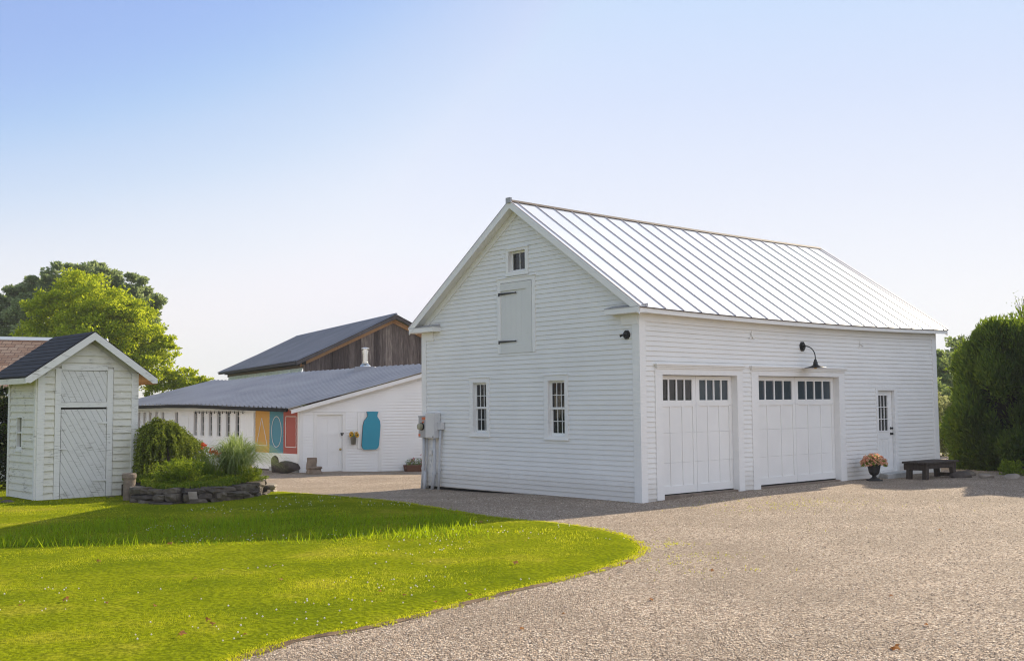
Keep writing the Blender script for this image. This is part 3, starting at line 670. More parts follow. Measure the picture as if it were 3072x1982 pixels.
# gooseneck lamp over the second door
lamp = gthing('wall_lamp', 5.556, 3.235, .02, WF, 'black gooseneck barn lamp with wide flat shade above the right-hand garage door', 'lamp')
WL = lambda a, z, o: (a, -o, z)
def octa(r, rz=None): return [(r * math.cos(PI / 8 + i * PI / 4), (rz or r) * math.sin(PI / 8 + i * PI / 4)) for i in range(8)]
mb = MB(); mb.wprism(WL, octa(.10, .115), 0, .03); mb.wprism(WL, octa(.07, .08), .03, .055); mb.tube([(0, -.05, 0), (0, -.09, 0)], [.03, .022], 12); mb.build('mounting_plate', BLACK, lamp)
mb = MB(); pts = [(0, -.06, 0)] + [(0, -.10 - .25 * math.sin(t), -.27 * (1 - math.cos(t))) for t in np.linspace(0, PI / 2, 9)] + [(0, -.35, -.33)]
mb.tube(pts, .0125, 10); mb.build('arm', BLACK, lamp, smooth=True)
mb = MB(); mb.lathe((0, -.35, -.47), [(.012, .16), (.028, .155), (.034, .12), (.05, .09), (.056, .04), (.075, .02), (.12, -.002), (.25, -.03), (.252, -.036), (.12, -.008), (.06, .0)], 32, wob=.012); mb.build('lamp_shade', BLACK, lamp, smooth=True)
mb = MB(); mb.lathe((0, -.35, -.47), [(.0, -.055), (.03, -.052), (.048, -.035), (.045, -.01), (.02, .01)], 16); mb.build('bulb', BULB, lamp, smooth=True)
# small octagonal fixture on the gable
fx = gthing('wall_light', .304, 3.331, .02, WG, 'small black octagonal light fixture on the gable wall beside the near corner', 'light')
WX = lambda a, z, o: (-o, a, z)
mb = MB(); mb.wprism(WX, octa(.088, .095), 0, .03); mb.wprism(WX, octa(.062), .03, .06); mb.build('mounting_plate', BLACK, fx)
mb = MB(); mb.tube([(-.05, 0, 0), (-.10, .04, -.01), (-.13, .08, -.03)], [.016, .022, .024], 12); mb.build('lamp_head', BLACK, fx, smooth=True)
# painted wall anchors
for a, z, s, lab in ((3.632, 3.40, 1, 'white painted iron wall anchor between the two garage doors, nearer the corner'), (8.051, 3.35, .9, 'white painted iron wall anchor high on the wall left of the entry door')):
    t = gthing('wall_anchor', a, z, .028, WF, lab, 'anchor', 'painted wall anchors')
    mb = MB()
    for k in range(3):
        th = k * 2 * PI / 3 + a; mb.wprism(WL, [(.012 * math.cos(th + 1.5), .012 * math.sin(th + 1.5)), (.06 * s * math.cos(th + .5), .06 * s * math.sin(th + .5)), (.12 * s * math.cos(th), .12 * s * math.sin(th)), (.05 * s * math.cos(th - .15), .05 * s * math.sin(th - .15))], 0, .014 + .004 * k)
    mb.build('star_plate', TRIM, t); mb = MB(); mb.tube([(0, -.012, 0), (0, -.035, 0)], [.024, .014], 8); mb.build('bolt', TRIM, t)
# electrical gear at the far end of the gable wall
t = gthing('electric_meter', 7.05, 1.16, .03, WG, 'grey electric meter cabinet with round glass dial and orange stickers', 'meter')
mb = MB(); mb.box((-.13, -.17, 0), (0, .17, .53)); mb.box((-.138, -.175, .50), (.0, .175, .535)); mb.build('cabinet', GREY, t, bevel=.004)
mb = MB(); mb.tube([(-.131, .02, .27), (-.16, .02, .27)], .092, 20, 0); mb.tube([(-.158, .02, .27), (-.235, .02, .27), (-.25, .02, .27)], [.078, .074, .05], 20, 1); mb.build('dial', [BLACK, M('dial_glass', (.35, .33, .22), .15, spec=.7)], t)
for q in (((-.134, -.15, .43), (-.1305, .03, .505)), ((-.134, -.07, .36), (-.1305, .02, .40)), ((-.134, .09, .03), (-.1305, .168, .09))): mb = MB(); mb.box(*q); mb.build('sticker', ORANGE, t)
t = gthing('breaker_box', 6.66, 1.155, .03, WG, 'tall plain pale grey breaker box right of the electric meter', 'electrical box')
mb = MB(); mb.box((-.20, -.165, 0), (0, .165, .61)); mb.box((-.207, -.17, .02), (-.2, .17, .60)); mb.build('cabinet', PALEBOX, t, bevel=.004); mb = MB(); mb.box((-.215, -.15, .02), (-.207, -.13, .05)); mb.build('latch', BLACK, t)
t = gthing('junction_box', 6.42, 1.36, .03, WG, 'small pale junction box on top of the slanting conduit', 'electrical box')
mb = MB(); mb.box((-.10, -.085, 0), (0, .085, .17)); mb.box((-.106, -.09, .15), (0, .09, .176)); mb.build('box_body', PALEBOX, t, bevel=.003)
t = gthing('outlet_box', 6.83, .80, .025, WG, 'tiny pale outlet box with a thin hanging wire below the breaker box', 'electrical box')
mb = MB(); mb.box((-.06, -.055, -.05), (0, .055, .06)); mb.build('box_body', PALEBOX, t, bevel=.003); mb = MB(); mb.tube([(-.03, -.01, -.05), (-.03, -.02, -.15), (-.03, .03, -.28), (-.02, .05, -.36)], .006, 6); mb.build('wire', PVC, t)
def conduit(a, pts, r, lab):
    t = gthing('conduit', a, 0, .03, WG, lab, 'conduit', 'grey conduits on the gable wall')
    mb = MB(); mb.tube([(-o, u - a, z) for u, z, o in pts], r, 12); mb.build('pipe', PVC, t, smooth=True)
    mb = MB(); u, z, o = pts[len(pts) // 2]
    mb.tube([(-o, u - a, z - .03), (-o, u - a, z + .03)], r * 1.25, 12); mb.build('coupling', PVC, t)
conduit(7.12, [(7.08, 1.16, .06), (7.09, .72, .06), (7.11, .4, .07), (7.12, -.1, .10)], .037, 'thick grey conduit under the meter, nearest the wall corner')
conduit(7.03, [(6.98, 1.16, .04), (6.99, .6, .04), (7.03, .30, .05)], .016, 'thin pale tube running down beside the thick meter conduit')
conduit(7.02, [(7.03, .34, .07), (7.02, .1, .09), (7.0, -.1, .12)], .040, 'short leaning grey pipe stub at the foot of the meter conduits')
conduit(6.66, [(6.62, 1.16, .09), (6.62, .6, .09), (6.63, .3, .09), (6.67, -.1, .13)], .042, 'thick grey conduit under the tall breaker box')
conduit(6.46, [(6.41, 1.36, .06), (6.46, .75, .06), (6.47, .4, .06), (6.48, -.1, .08)], .028, 'slanting grey conduit under the small junction box')
conduit(6.78, [(6.72, .33, .03), (6.76, .1, .04), (6.79, -.1, .06)], .018, 'thin short leaning rod between the two thick conduits')
# step stone, pot, bench
t = tag(None or MB(), None) if False else None
def gbox_world(p): return GR @ Vector(p)
mb = MB(); p = [(8.46, -.42, -.15), (9.66, -.40, -.15), (9.90, -.06, -.15), (8.66, -.06, -.15), (8.47, -.41, .165), (9.65, -.395, .17), (9.89, -.065, .172), (8.67, -.065, .168)]
mb.hexa([gbox_world(q) for q in p]); tag(mb.build('stone_step', GRANITE, bevel=.012), 'low pale granite step at the foot of the entry door', 'step')

pot = empty('flower_urn', (8.66, 26.1, gz(8.66, 26.1)), 0, label='black pedestal urn full of pink and salmon flowers beside the entry door', cat='flower urn')
mb = MB(); mb.box((-.15, -.15, -.01), (.15, .15, .03)); mb.lathe((0, 0, 0), [(.13, .03), (.125, .045), (.07, .07), (.048, .10), (.052, .125), (.09, .145), (.125, .20), (.135, .27), (.155, .36), (.18, .385), (.185, .40), (.165, .40), (.14, .36), (.0, .355)], 28); mb.build('urn', URN, pot, smooth=False)
n = 900; d = unit(rng.normal(size=(n, 3))); d[:, 2] = np.abs(d[:, 2]); r = rng.random(n) ** .4
Cn = d * r[:, None] * np.array([.31, .28, .20]) + np.array([0, 0, .42]); Cn[:, 2] -= (np.hypot(Cn[:, 0], Cn[:, 1]) ** 2) * .9
np_obj('foliage', cards(Cn, d + rng.normal(size=(n, 3)) * .5, .07, .03), 4, leaf_mat('pot_foliage', [(.10, .16, .02), (.25, .30, .04), (.40, .42, .08)], .4), pot)
n = 210; d = unit(rng.normal(size=(n, 3))); d[:, 2] = np.abs(d[:, 2]) + .15; d = unit(d); Cn = d * np.array([.33, .30, .215]) * (.85 + .2 * rng.random(n))[:, None] + np.array([0, 0, .43]); Cn[:, 2] -= (np.hypot(Cn[:, 0], Cn[:, 1]) ** 2) * .9
V = np.concatenate([cards(Cn + rng.normal(size=(n, 3)) * .012, rng.normal(size=(n, 3)), .05, .04) for _ in range(3)]); np_obj('blossoms', V, 4, PETAL_P, pot)

bench = empty('bench', (10.42, 26.95, gz(10.4, 27)), 0, label='low dark weathered wooden bench standing against the garage corner', cat='bench')
bp = [Vector(q) for q in ((9.80, 27.12), (9.95, 26.16), (11.07, 27.10), (10.92, 27.98))]  # left, front, right, back corners of the top
bc = Vector((10.42, 26.95)); bp = [q - bc for q in bp]
ux = (bp[2] - bp[1]).normalized(); uy = (bp[0] - bp[1]).normalized(); uy = Vector((-ux.y, ux.x)) if Vector((-ux.y, ux.x)).dot(uy) > 0 else Vector((ux.y, -ux.x))
L_ = (bp[2] - bp[1]).length; D_ = .62
def BW(a, b, z): q = bp[1] + ux * a + uy * b; return (q.x, q.y, z)
def bbox(mb, a0, a1, b0, b1, z0, z1, sk=0): mb.hexa([BW(a0 + sk, b0, z0), BW(a1 + sk, b0, z0), BW(a1 + sk, b1, z0), BW(a0 + sk, b1, z0), BW(a0, b0, z1), BW(a1, b0, z1), BW(a1, b1, z1), BW(a0, b1, z1)])
mb = MB()
for i in range(3): bbox(mb, -.04, L_ + .04, -.03 + i * .225, .185 + i * .225, .375 + .003 * i, .42 + .003 * i)
mb.build('seat', BENCHM, bench, bevel=.008)
mb = MB(); bbox(mb, 0.02, .08, .02, D_, .22, .374); bbox(mb, L_ - .08, L_ - .02, .02, D_, .22, .374); bbox(mb, .08, L_ - .08, .03, .07, .255, .374); bbox(mb, .08, L_ - .08, D_ - .05, D_ - .01, .255, .374); mb.build('apron', BENCHM, bench, bevel=.005)
for a, b, s in ((.03, .03, -.03), (.03, D_ - .17, -.03), (L_ - .16, .03, .04), (L_ - .16, D_ - .17, .04)):
    mb = MB(); bbox(mb, a, a + .13, b, b + .11, -.02, .255, s); mb.build('leg', BENCHM, bench, bevel=.006)
mb = MB(); bbox(mb, L_ - .11, L_ - .06, .14, D_ - .17, .02, .11); mb.build('stretcher', BENCHM, bench)
# ================================================================== SHED
SX, SY, ST = -9.94, 22.65, rad(43.0); SW, SD_ = 2.15, 1.66
shed = empty('shed', (SX, SY, 0), ST, label='small tall white garden shed with peeling paint and dark shingled gable roof', cat='shed')
sl_ = (3.60 - 2.62) / (SW / 2 + .33)
szi = lambda a: 2.62 - .05 + sl_ * (min(a, SW - a) + .33)
def novelty(mb, W, lo, hi, z0, z1, ex, opens):   # drop siding: flat boards with a groove
    claps(mb, W, lo, hi, z0, z1, ex, opens, big=.040, small=.008)
    return
mb = MB(); ex = .152
so_ = [(.34, 1.60, -.2, 2.84)]
novelty(mb, WF, lambda z: max(.13, (z + ex + .08 - 2.62) / sl_ - .33), lambda z: SW - max(.13, (z + ex + .08 - 2.62) / sl_ - .33), .04, 3.42, ex, so_)
gable_back(mb, WF, [], -.08, -.003, .02, szi, SW); mb.build('wall', SHEDP, shed, recalc=False)
mb = MB(); novelty(mb, WG, lambda z: .10, lambda z: SD_ - .10, .06, 2.6, ex, [(.80, 1.17, 1.08, 1.80)]); mb.box((0.003, .0, .04), (.08, .80, 2.6)); mb.box((.003, 1.17, .04), (.08, SD_, 2.6)); mb.box((.003, .80, .04), (.08, 1.17, 1.08)); mb.box((.003, .8, 1.80), (.08, 1.17, 2.6)); mb.build('wall', SHEDP, shed, recalc=False)
mb = MB(); mb.box((SW - .08, .08, .04), (SW, SD_, 2.6)); mb.build('wall', SHEDP, shed)
mb = MB(); gable_back(mb, lambda a, z, o: (a, SD_ + o, z), [], -.08, .0, .02, szi, SW); mb.build('wall', SHEDP, shed)
for a0, a1 in ((-.012, .135), (SW - .14, SW + .012)):
    mb = MB(); mb.wb(WF, a0, a1, .0, 2.66 if a0 < 0 else 2.72, 0, .046); mb.build('corner_board', SHEDT, shed)
mb = MB(); mb.wb(WG, .0, .09, 0, 2.6, 0, .045); mb.build('corner_board', SHEDT, shed)
mb = MB(); mb.wb(WG, SD_ - .09, SD_ + .01, 0, 2.6, 0, .045); mb.build('corner_board', SHEDT, shed)
mb = MB()
for q in ((.345, .465, .02, 2.80), (1.46, 1.585, .02, 2.80), (.465, 1.46, 2.765, 2.875), (.465, 1.46, 1.975, 2.085)): mb.wb(WF, *q, 0, .047)
mb.build('door_frame', SHEDT, shed)
def diag(mb, a0, a1, z0, z1, o0, o1, pitch, slope, mi=0, gap=.007):
    """diagonal boards running down to the right, clipped to a rectangle"""
    dirv = Vector((1, -slope)).normalized(); nrm = Vector((slope, 1)).normalized()
    cs = [Vector((a, z)).dot(nrm) for a in (a0, a1) for z in (z0, z1)]; c = min(cs) - pitch * .4
    while c < max(cs):
        P = [Vector((a0, z0)), Vector((a1, z0)), Vector((a1, z1)), Vector((a0, z1))]
        for sg, lim in ((1, c + gap / 2), (-1, -(c + pitch - gap / 2))):
            Q = []
            for i in range(len(P)):
                a, b = P[i], P[(i + 1) % len(P)]; da, db = sg * a.dot(nrm) - lim, sg * b.dot(nrm) - lim
                if da >= 0: Q.append(a)
                if da * db < 0: Q.append(a + (b - a) * (da / (da - db)))
            P = Q
            if not P: break
        if len(P) > 2: mb.wprism(WF, [(p.x, p.y) for p in P], o0, o1 + random.uniform(-.002, .002), mi)
        c += pitch
mb = MB(); mb.wb(WF, .47, 1.455, 2.09, 2.76, -.01, .006, 1); diag(mb, .472, 1.453, 2.092, 2.755, .006, .022, .118, 2.0, 0); mb.build('loft_hatch', [SHEDD, SHEDG], shed)
mb = MB(); mb.wb(WF, .48, 1.452, .0, 1.935, -.01, .012, 1); diag(mb, .482, 1.45, -.01, 1.93, .012, .032, .118, 1.75, 0)
sdoor = mb.build('door', [SHEDD, SHEDG], shed)
mb = MB(); mb.wb(WF, .47, 1.455, 1.936, 1.973, -.02, .004); mb.build('door_gap', DARKGAP, shed)
for z, l in ((1.64, .22), (.40, .28)):
    mb = MB(); mb.wprism(WF, [(1.46, z - .022), (1.46, z + .022), (1.46 - l, z + .010), (1.46 - l, z - .010)], .048, .055); mb.wb(WF, 1.46, 1.515, z - .07, z + .07, .0475, .056); mb.build('hinge', SHEDT, sdoor)
mb = MB(); mb.wb(WF, .42, .62, 1.085, 1.105, .048, .064); mb.build('latch', SHEDT, sdoor)
wn = MB(); 
for q in ((.80, .84, 1.08, 1.80), (1.13, 1.17, 1.08, 1.80), (.84, 1.13, 1.76, 1.80), (.84, 1.13, 1.08, 1.14), (.84, 1.13, 1.43, 1.46)): wn.wb(WG, *q, -.05, .03)
wn = wn.build('window', SHEDT, shed); mb = MB(); mb.wb(WG, .76, 1.21, 1.03, 1.08, 0, .05); mb.build('sill', SHEDT, wn)
mb = MB(); mb.wb(WG, .84, 1.13, 1.14, 1.76, -.045, -.04); mb.build('pane', OLDGLASS, wn)
mb = MB(); n = 7
for i in range(9):
    mb.wb(WG, .845 + i * .033, .857 + i * .033, 1.16, 1.74, -.039, -.034)
mb.build('lace_curtain', M('lace', (.30, .30, .24), .9), wn)
mb = MB(); y0, y1 = -.27, SD_ + .42
for s in (0, 1):
    for k in range(1):
        xa, xb = -.33, SW / 2
        za, zb = 2.62, 2.62 + sl_ * (SW / 2 + .33)
        if s: xa = SW + .33
        L = math.hypot(xb - xa, zb - za); P = [(xa, y0, za), (xb, y0, zb), (xb, y1, zb), (xa, y1, za)]
        mb.poly(P, 0, [(0, 0), (0, L), (y1 - y0, L), (y1 - y0, 0)])
        mb.poly([(p[0], p[1], p[2] - .03) for p in P], 1)
        mb.poly([P[0], P[1], (P[1][0], P[1][1], P[1][2] - .03), (P[0][0], P[0][1], P[0][2] - .03)], 1); mb.poly([P[0], P[3], (P[3][0], P[3][1], P[3][2] - .03), (P[0][0], P[0][1], P[0][2] - .03)], 1)
        nsh = 11
        for i in range(nsh):   # course butts
            t = i / nsh; x = xa + (xb - xa) * t; z = za + (zb - za) * t; t2 = (i + .9) / nsh; x2 = xa + (xb - xa) * t2; z2 = za + (zb - za) * t2
            nx_ = -sl_ * .012 if not s else sl_ * .012; mb.poly([(x, y0, z + .013), (x, y1, z + .013), (x2, y1, z2 + .003), (x2, y0, z2 + .003)], 0, [(0, i * .115), (y1 - y0, i * .115), (y1 - y0, i * .115 + .1), (0, i * .115 + .1)])
            mb.poly([(x, y0, z + .001), (x, y1, z + .001), (x, y1, z + .013), (x, y0, z + .013)], 0)
mb.build('roof', [SHING_D, DARKGAP], shed, recalc=False)
mb = MB()
for s in (0, 1):
    for (xa, xb) in ((-.345, SW / 2),):
        A = (xa, 2.59); B = (xb, 2.59 + sl_ * (xb - xa))
        pts = [A, B, (B[0], B[1] - .165), (A[0] + .10, A[1] - .155 + .10 * sl_ - .02), (A[0], A[1] - .10)]
        if s: pts = [(SW - x, z) for x, z in pts][::-1]
        mb.wprism(lambda a, z, o: (a, o, z), pts, -.285, -.262)
mb.build('barge_board', SHEDT, shed)
mb = MB(); mb.box((-.335, -.26, 2.47), (-.31, SD_ + .41, 2.585)); mb.build('fascia', SHEDP, shed)
mb = MB(); mb.box((SW + .31, -.26, 2.47), (SW + .335, SD_ + .41, 2.585)); mb.build('fascia', ORWOOD, shed)
mb = MB()
for s in (0, 1):
    x0, x1, z0, z1 = -.31, 0, 2.56, 2.56 + sl_ * .31
    if s: x0, x1 = SW + .31, SW
    mb.hexa([(x0, -.26, z0 - .02), (x1, -.26, z1 - .02), (x1, SD_, z1 - .02), (x0, SD_, z0 - .02), (x0, -.26, z0), (x1, -.26, z1), (x1, SD_, z1), (x0, SD_, z0)], s)
mb.build('soffit', [SHEDP, ORWOOD], shed)

# ================================================================== TAN SHINGLED OUTBUILDING behind the shed
ob = empty('outbuilding', (-15.5, 31, 0), 0, label='low outbuilding with tan shingled roof and white ridge cap behind the shed', cat='outbuilding')
mb = MB(); x0, x1 = -9, 3.9; yr, zr_ = 1.0, 3.93; ye, ze_ = -1.55, 2.42
L = math.hypot(yr - ye, zr_ - ze_)
mb.poly([(x0, ye, ze_), (x1 + 1.2, ye, ze_), (x1 - .4, yr, zr_), (x0, yr, zr_ + .35)], 0, [(0, 0), (x1 - x0 + 1.2, 0), (x1 - x0, L), (0, L)])
mb.poly([(x0, 3.6, ze_), (x1 - .8, 3.6, ze_), (x1 - .4, yr, zr_), (x0, yr, zr_ + .35)], 0, [(0, 0), (x1 - x0, 0), (x1 - x0, L), (0, L)])
mb.build('roof', SHING_B, ob, recalc=False)
mb = MB(); xr = x1 - .4; mb.hexa([(x0, yr - .09, zr_ + .32), (xr, yr - .09, zr_ - .03), (xr, yr + .09, zr_ - .03), (x0, yr + .09, zr_ + .32), (x0, yr - .02, zr_ + .42), (xr, yr - .02, zr_ + .07), (xr, yr + .02, zr_ + .07), (x0, yr + .02, zr_ + .42)]); mb.build('ridge_cap', TRIM, ob)
mb = MB(); claps(mb, lambda a, z, o: (x0 + a, -1.3 - o, z), lambda z: 0, lambda z: 13.8, -.2, 2.45, .11); mb.hexa([(x0, -1.29, -.3), (x1 + .9, -1.29, -.3), (x1 - 1.0, 3.4, -.3), (x0, 3.4, -.3), (x0, -1.29, 2.42), (x1 + .9, -1.29, 2.42), (x1 - 1.0, 3.4, 2.42), (x0, 3.4, 2.42)]); mb.build('wall', BARNW, ob, recalc=False)
mb = MB(); mb.box((x0, -1.6, 2.30), (x1 + 1.2, -1.56, 2.43)); mb.build('fascia', TRIM, ob)

# ================================================================== BARN
CX, CY, CZ = -6.777, 34.5, -.153
barn = empty('barn', (CX, CY, CZ), 0, label='long old barn with blue-grey metal roofs, white lower walls and a bare weathered board gable', cat='barn')
aE = rad(26.5); eV = Vector((math.cos(aE), math.sin(aE), 0)); eO = Vector((math.sin(aE), -math.cos(aE), 0))
aS = rad(133.7); sV = Vector((math.cos(aS), math.sin(aS), 0)); sO = Vector((-math.sin(aS), math.cos(aS), 0)) * -1
def WE(a, z, o): p = eV * a + eO * o; return (p.x, p.y, z - CZ)
def WS(a, z, o): p = sV * a + sO * (-o if sO.y > 0 else o); return (p.x, p.y, z - CZ)
sOut = sO if sO.y < 0 else -sO
def WS(a, z, o): p = sV * a + sOut * o; return (p.x, p.y, z - CZ)
peak = 5.9
ez = lambda a: 1.86 + .262 * a if a < peak else 1.86 + .262 * peak - .30 * (a - peak)
mb = MB(); BD = (.55, 1.40, -.3, 1.665); BEX = .098
claps(mb, WE, lambda z: max(.10, (z + .1 - 1.80) / .262), lambda z: 9.5, -.2, 3.3, BEX, [BD, (.46, 1.47, -.3, 1.73)], big=.030)
# the top edge follows the rake, so the last courses stop beyond the peak
for a0, a1, z0 in ((0, .55, -.35), (.55, 1.40, 1.665), (1.40, 5.9, -.35), (5.9, 9.5, -.35)):
    mb.hexa([WE(a0, z0, -.1), WE(a1, z0, -.1), WE(a1, z0, -.002), WE(a0, z0, -.002), WE(a0, ez(a0), -.1), WE(a1, ez(a1), -.1), WE(a1, ez(a1), -.002), WE(a0, ez(a0), -.002)])
mb.build('wall', BARNW, barn, recalc=False)
mb = MB(); mb.wb(WE, -.02, .10, -.2, 1.86, 0, .03); mb.wb(WS, -.0, .09, -.2, 1.80, 0, .03); mb.build('corner_board', TRIM, barn)
mb = MB(); 
for q in ((.44, .55, -.2, 1.75), (1.40, 1.50, -.2, 1.75), (.55, 1.40, 1.665, 1.75)): mb.wb(WE, *q, 0, .035)
mb.build('door_frame', TRIM, barn)
mb = MB(); R = -.03
mb.wb(WE, .555, 1.395, -.15, 1.66, R - .04, R - .012)
for q in ((.555, .66, -.15, 1.66), (1.29, 1.395, -.15, 1.66), (.93, 1.02, -.15, 1.66)): mb.wb(WE, *q, R - .013, R)
for q in ((-.15, .0), (.46, .58), (1.0, 1.10), (1.56, 1.66)):
    for p0, p1 in ((.66, .93), (1.02, 1.29)): mb.wb(WE, p0, p1, q[0], q[1], R - .013, R - .001)
bd = mb.build('door', BARNW, barn); knob(WE, 1.34, .55, R, BRASS, bd)
mb = MB(); mb.wb(WE, 1.34, 1.44, 1.04, 1.075, .0, .045); mb.wb(WE, 1.36, 1.40, .985, 1.05, .01, .05); mb.build('padlock', BLACK, bd)
mb = MB(); mb.wb(WE, 2.60, 2.615, -.2, .55, .018, .026); mb.wb(WE, 2.615, 2.72, -.2, 1.75, .0, .034); mb.build('batten', TRIM, barn)
# rake fascia of the lean-to
mb = MB()
for a0, a1 in ((-.34, 2.5), (2.5, peak)):
    f = lambda a: 1.945 + .262 * (a + .0)
    mb.hexa([WE(a0, f(a0) - .20 + .06, .22), WE(a1, f(a1) - .14, .22), WE(a1, f(a1) - .14, .25), WE(a0, f(a0) - .14, .25), WE(a0, f(a0) - .02, .22), WE(a1, f(a1) - .02, .22), WE(a1, f(a1) - .02, .25), WE(a0, f(a0) - .02, .25)])
    mb.hexa([WE(a0, f(a0) - .05, 0), WE(a1, f(a1) - .05, 0), WE(a1, f(a1) - .05, .22), WE(a0, f(a0) - .05, .22), WE(a0, f(a0) - .03, 0), WE(a1, f(a1) - .03, 0), WE(a1, f(a1) - .03, .22), WE(a0, f(a0) - .03, .22)])
mb.build('rake_fascia', TRIM, barn)
# lower metal roof (corrugated) between the wavy eave line and its top edge
def rel(p): return Vector((p[0] - CX, p[1] - CY, p[2] - CZ))
EV = [(-7.06, 34.08, 1.885), (-7.17 - .02, 34.30, 1.89), (-8.52, 35.75, 1.93), (-11.33, 38.6, 2.03), (-12.9, 40.3, 2.045), (-14.61, 42.0, 2.02), (-16.5, 44.0, 2.0)]
TP = [(-1.965, 36.6, 3.36), (-1.965, 36.6, 3.36), (-4.0, 38.35, 3.335), (-8.29, 42.11, 3.24), (-10.2, 43.4, 3.10), (-11.6, 44.4, 3.0), (-12.48, 45.26, 3.04)]
EVv = [rel(p) for p in EV]; TPv = [rel(p) for p in TP]
def along(P, t):
    L = [0]
    for a, b in zip(P[:-1], P[1:]): L.append(L[-1] + (b - a).length)
    d = t * L[-1]
    for i in range(len(P) - 1):
        if d <= L[i + 1] or i == len(P) - 2:
            k = (d - L[i]) / max(1e-6, L[i + 1] - L[i]); return P[i].lerp(P[i + 1], min(1, k))
def corrugated(mb, E, T, pitch, h, ln=None, mi=0):
    L = sum((b - a).length for a, b in zip(E[:-1], E[1:])); n = int(L / pitch); prof = ((0, 0), (.62, 0), (.72, h), (.88, h), (.98, 0))
    rows = []
    for i in range(n):
        for f, z in prof:
            t = (i + f) / n; e = along(E, t); q = along(T, t); m_ = e.lerp(q, .5) - Vector((0, 0, .03)); rows.append([(p.x, p.y, p.z + z) for p in (e, e.lerp(q, .25) - Vector((0, 0, .02)), m_, e.lerp(q, .75) - Vector((0, 0, .015)), q)])
    for a, b in zip(rows[:-1], rows[1:]):
        for k in range(4): mb.poly([a[k], b[k], b[k + 1], a[k + 1]], mi)
mb = MB(); corrugated(mb, EVv, TPv, .29, .045)
back = [p + Vector((3.0, 2.6, -1.1)) for p in TPv]; mb2 = [mb.poly([TPv[i], TPv[i + 1], back[i + 1], back[i]]) for i in range(1, 6)]
mb.build('lower_roof', TINROOF, barn, recalc=False)
mb = MB()
for i in range(1, len(EVv) - 1):   # dark rafter tails and boards under the eave
    a, b = EVv[i], EVv[i + 1]; inn = Vector((.25, .24, .05)); dn = Vector((0, 0, -.11)); o1 = Vector((0, 0, -.012))
    mb.hexa([a + o1 + dn, b + o1 + dn, b + o1 + dn + inn * .25, a + o1 + dn + inn * .25, a + o1, b + o1, b + o1 + inn * .25, a + o1 + inn * .25])
mb.build('eave_board', DARKGAP, barn)
# side wall with windows, door, murals
SWN = [(11.45, .22), (10.95, .22), (10.45, .22), (9.93, .22), (9.38, .22), (8.25, .24), (6.78, .25), (6.24, .25), (5.65, .25), (5.03, .27), (4.39, .27), (3.74, .27)]
ops = [(s, s + w, .92, 1.76) for s, w in SWN]
mb = MB(); claps(mb, WS, lambda z: 2.74, lambda z: 13.2, -.1, 1.82, BEX, ops, big=.030); claps(mb, WS, lambda z: .08, lambda z: 2.74, -.1, .43, BEX, [], big=.030)
xs_ = sorted({0, 13.4} | {q for o in ops for q in o[:2]})
for a, b in zip(xs_[:-1], xs_[1:]):
    if any(abs(a - o[0]) < 1e-6 for o in ops): mb.wb(WS, a, b, -.4, .92, -.1, -.002); mb.wb(WS, a, b, 1.76, 1.96, -.1, -.002)
    else: mb.wb(WS, a, b, -.4, 1.96, -.1, -.002)
mb.build('wall', BARNW, barn, recalc=False)
for i, (s, w_) in enumerate(SWN):
    mb = MB()
    for q in ((s - .045, s, .88, 1.80), (s + w_, s + w_ + .045, .88, 1.80), (s, s + w_, 1.76, 1.80), (s, s + w_, .86, .92)): mb.wb(WS, *q, 0, .03)
    mb.wb(WS, s, s + .012, .92, 1.76, -.07, .028); mb.wb(WS, s + w_ - .012, s + w_, .92, 1.76, -.07, .028)
    for z in (1.06, 1.20, 1.34, 1.48, 1.62)[::2]: mb.wb(WS, s + .012, s + w_ - .012, z, z + .012, -.052, -.044)
    wv = mb.build('window', TRIM, barn); mb = MB(); mb.wb(WS, s + .012, s + w_ - .012, .92, 1.76, -.062, -.054); mb.build('pane', OLDGLASS, wv)
mb = MB(); mb.wb(WS, 2.76, 3.33, -.05, 1.74, .021, .045)
for i in range(5): mb.wb(WS, 2.765 + i * .113, 2.765 + i * .113 + .108, -.04, 1.735, .045, .05)
mb.build('plank_door', BARNW, barn)
mb = MB(); mb.wb(WS, 7.40, 7.95, .7, 1.62, .021, .04); mb.wb(WS, 7.44, 7.91, 1.47, 1.49, .04, .044); mb.build('hatch', BARNW, barn)
for s0, s1, m_, nm in ((1.80, 2.70, MURAL_Y, 'yellow mural panel with a white triangle'), (.95, 1.80, MURAL_B, 'teal mural panel with a white ellipse'), (.085, .95, MURAL_R, 'red mural panel with a white rectangle')):
    mb = MB(); claps(mb, WS, lambda z: s0, lambda z: s1, .43, 1.84, BEX, [], big=.021, small=.008); o = mb.build('mural_panel', m_, barn, recalc=False); o['label'] = nm
    if 'tri' in nm: P = [(2.28, 1.57), (2.60, .66), (1.93, .66)]
    elif 'ell' in nm: P = [(1.36 + .30 * math.cos(t), 1.12 + .50 * math.sin(t)) for t in np.linspace(0, 2 * PI, 29)[:-1]]
    else: P = [(.80, 1.62), (.80, .64), (.18, .64), (.18, 1.62)]
    mb = MB(); rr = random.Random(5)
    for i in range(len(P)):
        a, b = Vector(P[i]), Vector(P[(i + 1) % len(P)]); k = max(1, int((b - a).length / .07)); q0 = a
        for j in range(1, k + 1):
            q1 = a.lerp(b, j / k) + Vector((rr.uniform(-.008, .008), 0)); d = (q1 - q0); nn = Vector((-d.y, d.x)).normalized() * .011
            mb.wprism(WS, [(q0 + nn)[:], (q0 - nn)[:], (q1 - nn)[:], (q1 + nn)[:]], .020, .027); q0 = q1
    mb.build('chalk_outline', CHALK, o)
mb = MB(); mb.wb(WS, .0, 1.8, -.25, -.02, .003, .03); mb.build('foundation', GRANITE, barn)
